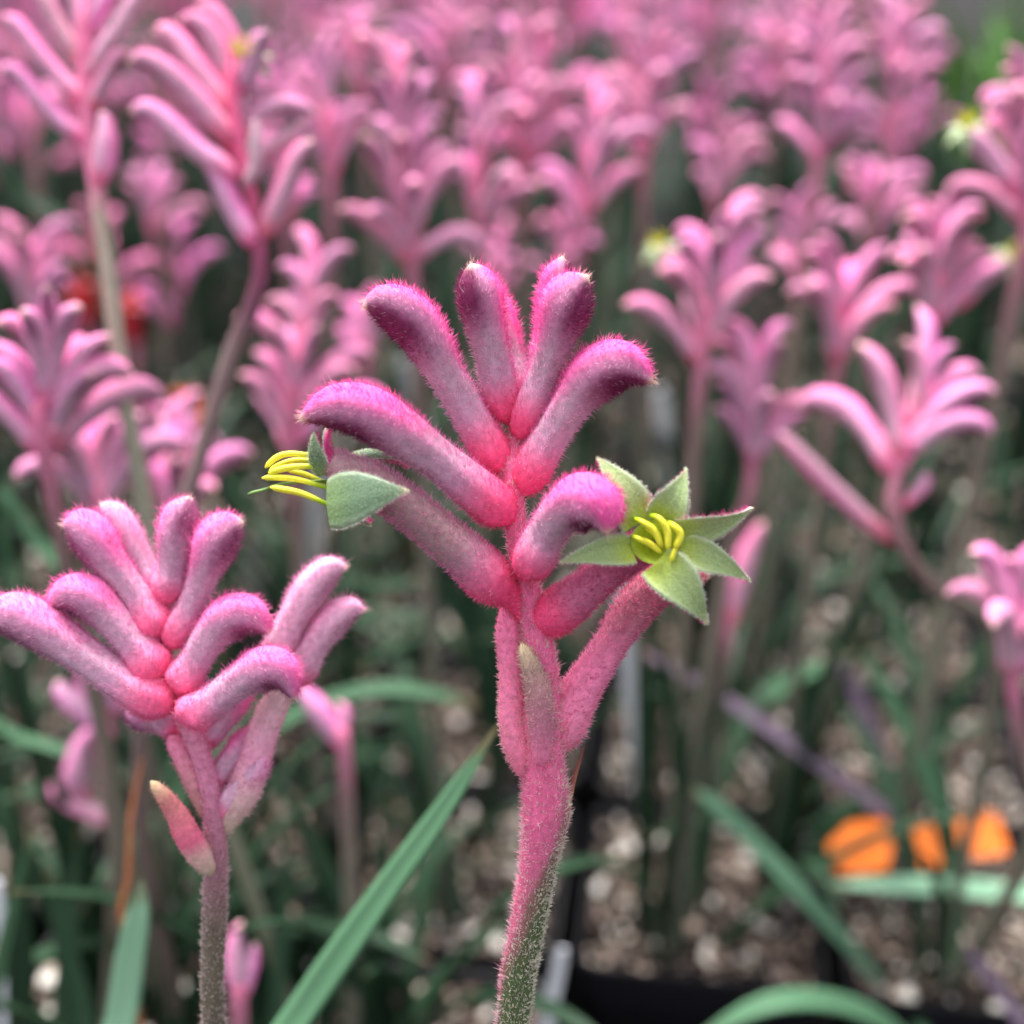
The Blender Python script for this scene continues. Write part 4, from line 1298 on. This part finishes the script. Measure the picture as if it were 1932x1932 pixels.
frng = np.random.default_rng(77)
for i, j, c, depth in POTS + SPOTS:
    x, y = c
    if depth < .42: continue
    far = depth > .80
    hit_corner = x > .31 * y and depth > .85          # sparse corner where the ground shows at upper right
    if far:
        flower = frng.random() < (.0 if hit_corner else .42 if depth < 1.05 else .8)
        e = empty('kangaroo_paw' if flower else 'leafy_plant', (x, y, .098),
                  'blurred pink kangaroo paw in the far rows of pots' if flower else 'blurred leafy green plant in the far rows of pots', 'flowering plant' if flower else 'plant',
                  'pink kangaroo paws in the far rows' if flower else 'leafy plants without flowers in the pots')
        M = rotz(frng.uniform(0, 6.28)); M[:3, 3] = [x, y, .098]
        link_m('foliage', FOL[frng.integers(5)], M_LEAF, e, M)
        if flower:
            for z_ in range(2 if frng.random() < .4 else 1):
                hgt = frng.uniform(.19, .37)
                M = rotz(frng.uniform(0, 6.28)) * 1.0
                tl = nrm(np.array([frng.normal(0, .14), frng.normal(0, .14), 1])); M = basis(tl, M[:3, 0]); M[:3, :3] *= frng.uniform(1.0, 1.6)
                ox, oy = frng.uniform(-.04, .04, 2)
                M[:3, 3] = [x + ox, y + oy, .098 + hgt]
                link_m('flower_head', FAR[frng.integers(7)], M_BUD, e, M)
                M2 = M.copy(); M2[:3, 2] *= (hgt + .01) / .30
                M2[:3, 2] = np.array([ox * -.0, 0, 1]) * (hgt + .004) / .30; M2[:3, 0] = [1, 0, 0]; M2[:3, 1] = [0, 1, 0]
                link_m('stem', FARSTEM, M_STEM, e, M2)
    else:
        bare = (i, j) in ((0, 0), (-1, 0), (0, 1))
        n = 3 if bare else 2 if (i, j) in ((1, 1), (1, 0)) else int(frng.integers(9, 14))
        off = EX * (.03 if (i, j) == (0, 0) else 0) + EY * (.02 if (i, j) == (0, 0) else 0)
        e = leafy_in((i, j), x + off[0], y + off[1])
        add_leaves(e, np.array(c) + off, n + 2 * bare, .4 if bare else .6, .75 if bare else .75 if n == 4 else 1.05)

# ------------------------------------------------------------------ leaves drawn from the photo, each owned by a plant of its own pot
px_leaf(second, [(470, 2100, .30), (560, 1930, .295), (640, 1810, .29), (740, 1665, .285), (840, 1525, .28), (940, 1368, .275)], [30, 34, 34, 28, 22, 3], M_LEAF_MID, face=(-.5, -.7, .8))
px_leaf(second, [(190, 2150, .33), (228, 1932, .33), (248, 1800, .325), (262, 1720, .32), (268, 1660, .32)], [30, 30, 28, 22, 4], M_LEAF_LIGHT, face=(.2, -.5, 1))
px_leaf(second, [(236, 1780, .335), (243, 1650, .335), (246, 1540, .335), (268, 1430, .34)], [5, 5, 4, 1], plain('orange_brown_blade', lin(170, 96, 52), .6), face=(0, -1, .3))
px_leaf(None, [(1640, 1830, .52), (1580, 1762, .51), (1500, 1675, .50), (1420, 1592, .49), (1360, 1530, .48), (1305, 1488, .475)], [14, 18, 20, 20, 18, 6], M_LEAF_PALE, face=(.35, -.5, 1))
px_leaf(None, [(2050, 1700, .50), (1932, 1688, .50), (1800, 1676, .50), (1690, 1670, .50), (1570, 1668, .50)], [20, 21, 20, 17, 4], M_LEAF_LIGHT, face=(0, -.4, 1))
px_leaf(None, [(1760, 2040, .45), (1690, 1950, .44), (1610, 1902, .43), (1510, 1886, .42), (1420, 1904, .42), (1310, 1965, .42)], [16, 19, 21, 21, 18, 5], M_LEAF_MID, face=(0, -.4, 1))
px_leaf(None, [(1960, 1990, .48), (1900, 1890, .48), (1840, 1810, .48), (1815, 1780, .48)], [14, 14, 12, 4], M_LEAF_PURPLE)
px_leaf(None, [(1738, 1760, .51), (1722, 1640, .51), (1698, 1540, .51), (1640, 1410, .52), (1570, 1310, .53)], [15, 17, 16, 14, 4], M_LEAF, face=(.3, -.8, .6))
px_leaf(None, [(1800, 1700, .52), (1765, 1520, .52), (1720, 1400, .52), (1670, 1300, .52), (1620, 1205, .52)], [15, 18, 18, 14, 4], M_LEAF_MID, face=(.3, -.8, .6))
px_leaf(None, [(1740, 1700, .55), (1700, 1560, .55), (1660, 1440, .55), (1610, 1300, .55), (1570, 1230, .55)], [12, 16, 18, 15, 5], M_LEAF_PURPLE, face=(.3, -.8, .6))
px_leaf(None, [(1390, 1370, .57), (1450, 1320, .56), (1520, 1272, .55), (1610, 1236, .54)], [10, 16, 16, 4], M_LEAF_MID, face=(-.2, -.5, 1))
px_leaf(None, [(1690, 1560, .54), (1610, 1490, .53), (1500, 1412, .52), (1390, 1335, .51), (1290, 1275, .50), (1205, 1225, .50)], [10, 14, 15, 14, 12, 3], M_LEAF_PURPLE, face=(.2, -.5, 1))
px_leaf(None, [(470, 1440, .44), (540, 1360, .44), (640, 1315, .44), (760, 1300, .44), (900, 1330, .44)], [12, 15, 16, 15, 4], M_LEAF_MID)
px_leaf(None, [(920, 1290, .56), (890, 1200, .55), (840, 1110, .54), (760, 1035, .53)], [14, 18, 18, 4], M_LEAF, face=(-.2, -.8, .6))
px_leaf(None, [(640, 1125, .52), (720, 1108, .53), (830, 1098, .54)], [8, 12, 4], M_LEAF)
px_leaf(None, [(700, 1450, .46), (780, 1370, .46), (700, 1350, .46), (600, 1370, .46)], [6, 10, 10, 4], M_LEAF)
px_leaf(None, [(-60, 1370, .42), (30, 1390, .42), (130, 1422, .42), (190, 1460, .42)], [10, 11, 10, 3], M_LEAF_MID)
px_leaf(None, [(0, 960, .42), (60, 1015, .42), (140, 1090, .42), (180, 1130, .42)], [8, 14, 14, 10], M_LEAF_MID)
px_leaf(None, [(-30, 320, .55), (20, 360, .55), (90, 398, .55), (150, 440, .55), (190, 520, .55)], [12, 13, 13, 12, 8], M_LEAF)
for u0, u1, v1, d_, hw in ((40, 30, 1480, .40, 26), (120, 150, 1560, .42, 24), (330, 300, 1620, .44, 20), (520, 545, 1560, .42, 16), (480, 440, 1500, .46, 18), (720, 735, 1500, .48, 14), (-20, 60, 1560, .38, 26), (160, 90, 1640, .39, 24)):
    px_leaf(None, [(u0, 2100, d_), (u0, 1932, d_), ((u0 + u1) / 2, (v1 + 1932) / 2, d_), (u1, v1, d_)], [hw, hw, hw * .85, 3], M_LEAF, face=(rng.normal(0, .5), -.8, .5))
gb = empty('leafy_plant', P(1890, 120, .95) * np.array([1, 1, 0]) + np.array([0, 0, .098]), 'bright green bushy plant far off in the top right corner', 'plant', 'leafy plants without flowers in the pots')
for k in range(26):
    M = rotz(rng.uniform(0, 6.28)); a = rng.uniform(.3, .8)
    M[:3, :3] *= a; M[:3, 3] = P(1890 + rng.normal(0, 45), 130 + rng.normal(0, 35), .95 + rng.normal(0, .05)) - np.array([0, 0, .06])
    link_m('leaf', LEAVES[2 + k % 4][0], None, gb, M).material_slots
for o in gb.children:
    o.data = o.data.copy(); o.data.materials.clear(); o.data.materials.append(M_LEAF_BRIGHT)

# ------------------------------------------------------------------ plastic labels
def slab(C0, C1, hw, th, face, taper=.0, n=5, bend=0.0):
    """flat plastic strip with rounded top end"""
    C0, C1, face = np.array(C0), np.array(C1), np.array(face, float)
    ax = nrm(C1 - C0); F = nrm(face - ax * ax.dot(face)); B = np.cross(ax, F)
    L = np.linalg.norm(C1 - C0)
    prof = [(0, 1 - taper), (.5, 1), (.9, 1), (.96, .9), (1, .6)]
    V = []
    for t, k in prof:
        c = C0 + ax * L * t + F * bend * 4 * t * (1 - t)
        for sx_, sf in ((-1, 1), (1, 1), (1, -1), (-1, -1)):
            V.append(c + B * hw * k * sx_ + F * th * .5 * sf)
    q = []
    for a in range(len(prof) - 1):
        for b in range(4):
            q.append((a * 4 + b, a * 4 + (b + 1) % 4, a * 4 + 4 + (b + 1) % 4, a * 4 + 4 + b))
    e = (len(prof) - 1) * 4
    q += [(3, 2, 1, 0), (e, e + 1, e + 2, e + 3)]
    return np.array(V), np.array(q), B, F, ax


def stake(label, top, low, hw_px, to_soil=True):
    a, b = P(*top), P(*low)
    if to_soil and b[2] > .09:
        d = (b - a); d = d / abs(d[2]) if d[2] < -1e-3 else np.array([0, 0, -1.0])
        b = b + d * (b[2] - .085)
    V, q, *_ = slab(b, a, hw_px * PX(top[2]), .0008, (rng.normal(0, .2), -1, .8), taper=.35)
    o = link('plant_label', mesh_np('plant_label', V - b, q, smooth_shade=False), M_TAG, None, b)
    tag(o, label, 'plant label', 'white plastic plant labels')


stake('long pale blue-white label standing right of the main stem below the star flower', (1168, 1085, .53), (1202, 1420, .57), 14)
stake('short white label above the star flower beside the upright right bud', (1243, 735, .68), (1264, 880, .73), 15)
stake('white label behind the upper left sharp bud', (764, 675, .80), (790, 780, .86), 14)
stake('translucent white label at the bottom edge beside the foot of the main stem', (1062, 1790, .43), (1030, 1945, .45), 12)
stake('thin white label behind the side-on open flower', (600, 890, .70), (590, 1060, .75), 13)
stake('leaning white label above the pale forked branch', (448, 1040, .74), (500, 1140, .80), 14)
stake('white label cut by the left edge near the bottom', (-4, 1660, .40), (6, 1850, .42), 13)

SG = {'S': [(0.7, 1), (.2, 1), (0, .8), (.1, .58), (.6, .45), (.75, .25), (.6, .02), (.05, 0)]}


def orange(label, cu, cv, depth, wpx, hpx, rot, write):
    c = P(cu, cv, depth)
    k = PX(depth)
    ax = RGT * math.cos(rot) + UPV * math.sin(rot)
    ax = nrm(ax + FWD * .1)
    F0 = nrm(-FWD + 1.1 * np.array([0, 0, 1.0]))
    F = nrm(F0 - ax * ax.dot(F0)); B = np.cross(F, ax)
    # rounded card
    pts = []
    w2, h2, r = wpx * k / 2, hpx * k / 2, min(wpx, hpx) * k * .2
    for qd, (sx_, sy) in enumerate(((1, 1), (-1, 1), (-1, -1), (1, -1))):
        for a in np.linspace(0, math.pi / 2, 5):
            an = a + qd * math.pi / 2
            pts.append((sx_ * (w2 - r) + r * math.cos(an), sy * (h2 - r) + r * math.sin(an)))
    bow = lambda x: .0016 * (1 - (x / w2) ** 2)
    V = [ax * x + B * y + F * (.0004 + bow(x)) for x, y in pts] + [ax * x + B * y + F * (bow(x) - .0004) for x, y in pts]
    n = len(pts)
    me = bpy.data.meshes.new('orange_label')
    me.from_pydata([tuple(v) for v in V], [], [tuple(range(n)), tuple(reversed(range(n, 2 * n)))] + [(a, n + a, n + (a + 1) % n, (a + 1) % n) for a in range(n)])
    o = link('orange_label', me, M_ORANGE, None, c)
    tag(o, label, 'plant label', 'orange labels on the pot at lower right')
    if write:
        for x0, y0, s_ in write:
            ps = np.array([[*(c + ax * ((x0 + a * .5) * s_ * w2) + B * ((y0 + b_ - .5) * s_ * h2) + F * (.0006 + bow((x0 + a * .5) * s_ * w2))), .0005] for a, b_ in SG['S']])
            t = Tube(ps, n=24, m=6)
            link('lettering', t.mesh('lettering', lambda s, ph: np.tile([.2, .03, .01], (len(s), 1))), M_INK, o, t.Pt[0])
    return o


orange('bright orange label with dark writing at lower right, nearest of the orange ones', 1628, 1598, .568, 134, 96, .06, [(-.3, 0, .38)])
orange('orange label partly behind green blades right of the nearest orange one', 1742, 1590, .574, 66, 92, -.02, None)
orange('orange label next to the dark stem near the right edge', 1848, 1575, .580, 92, 84, .05, None)
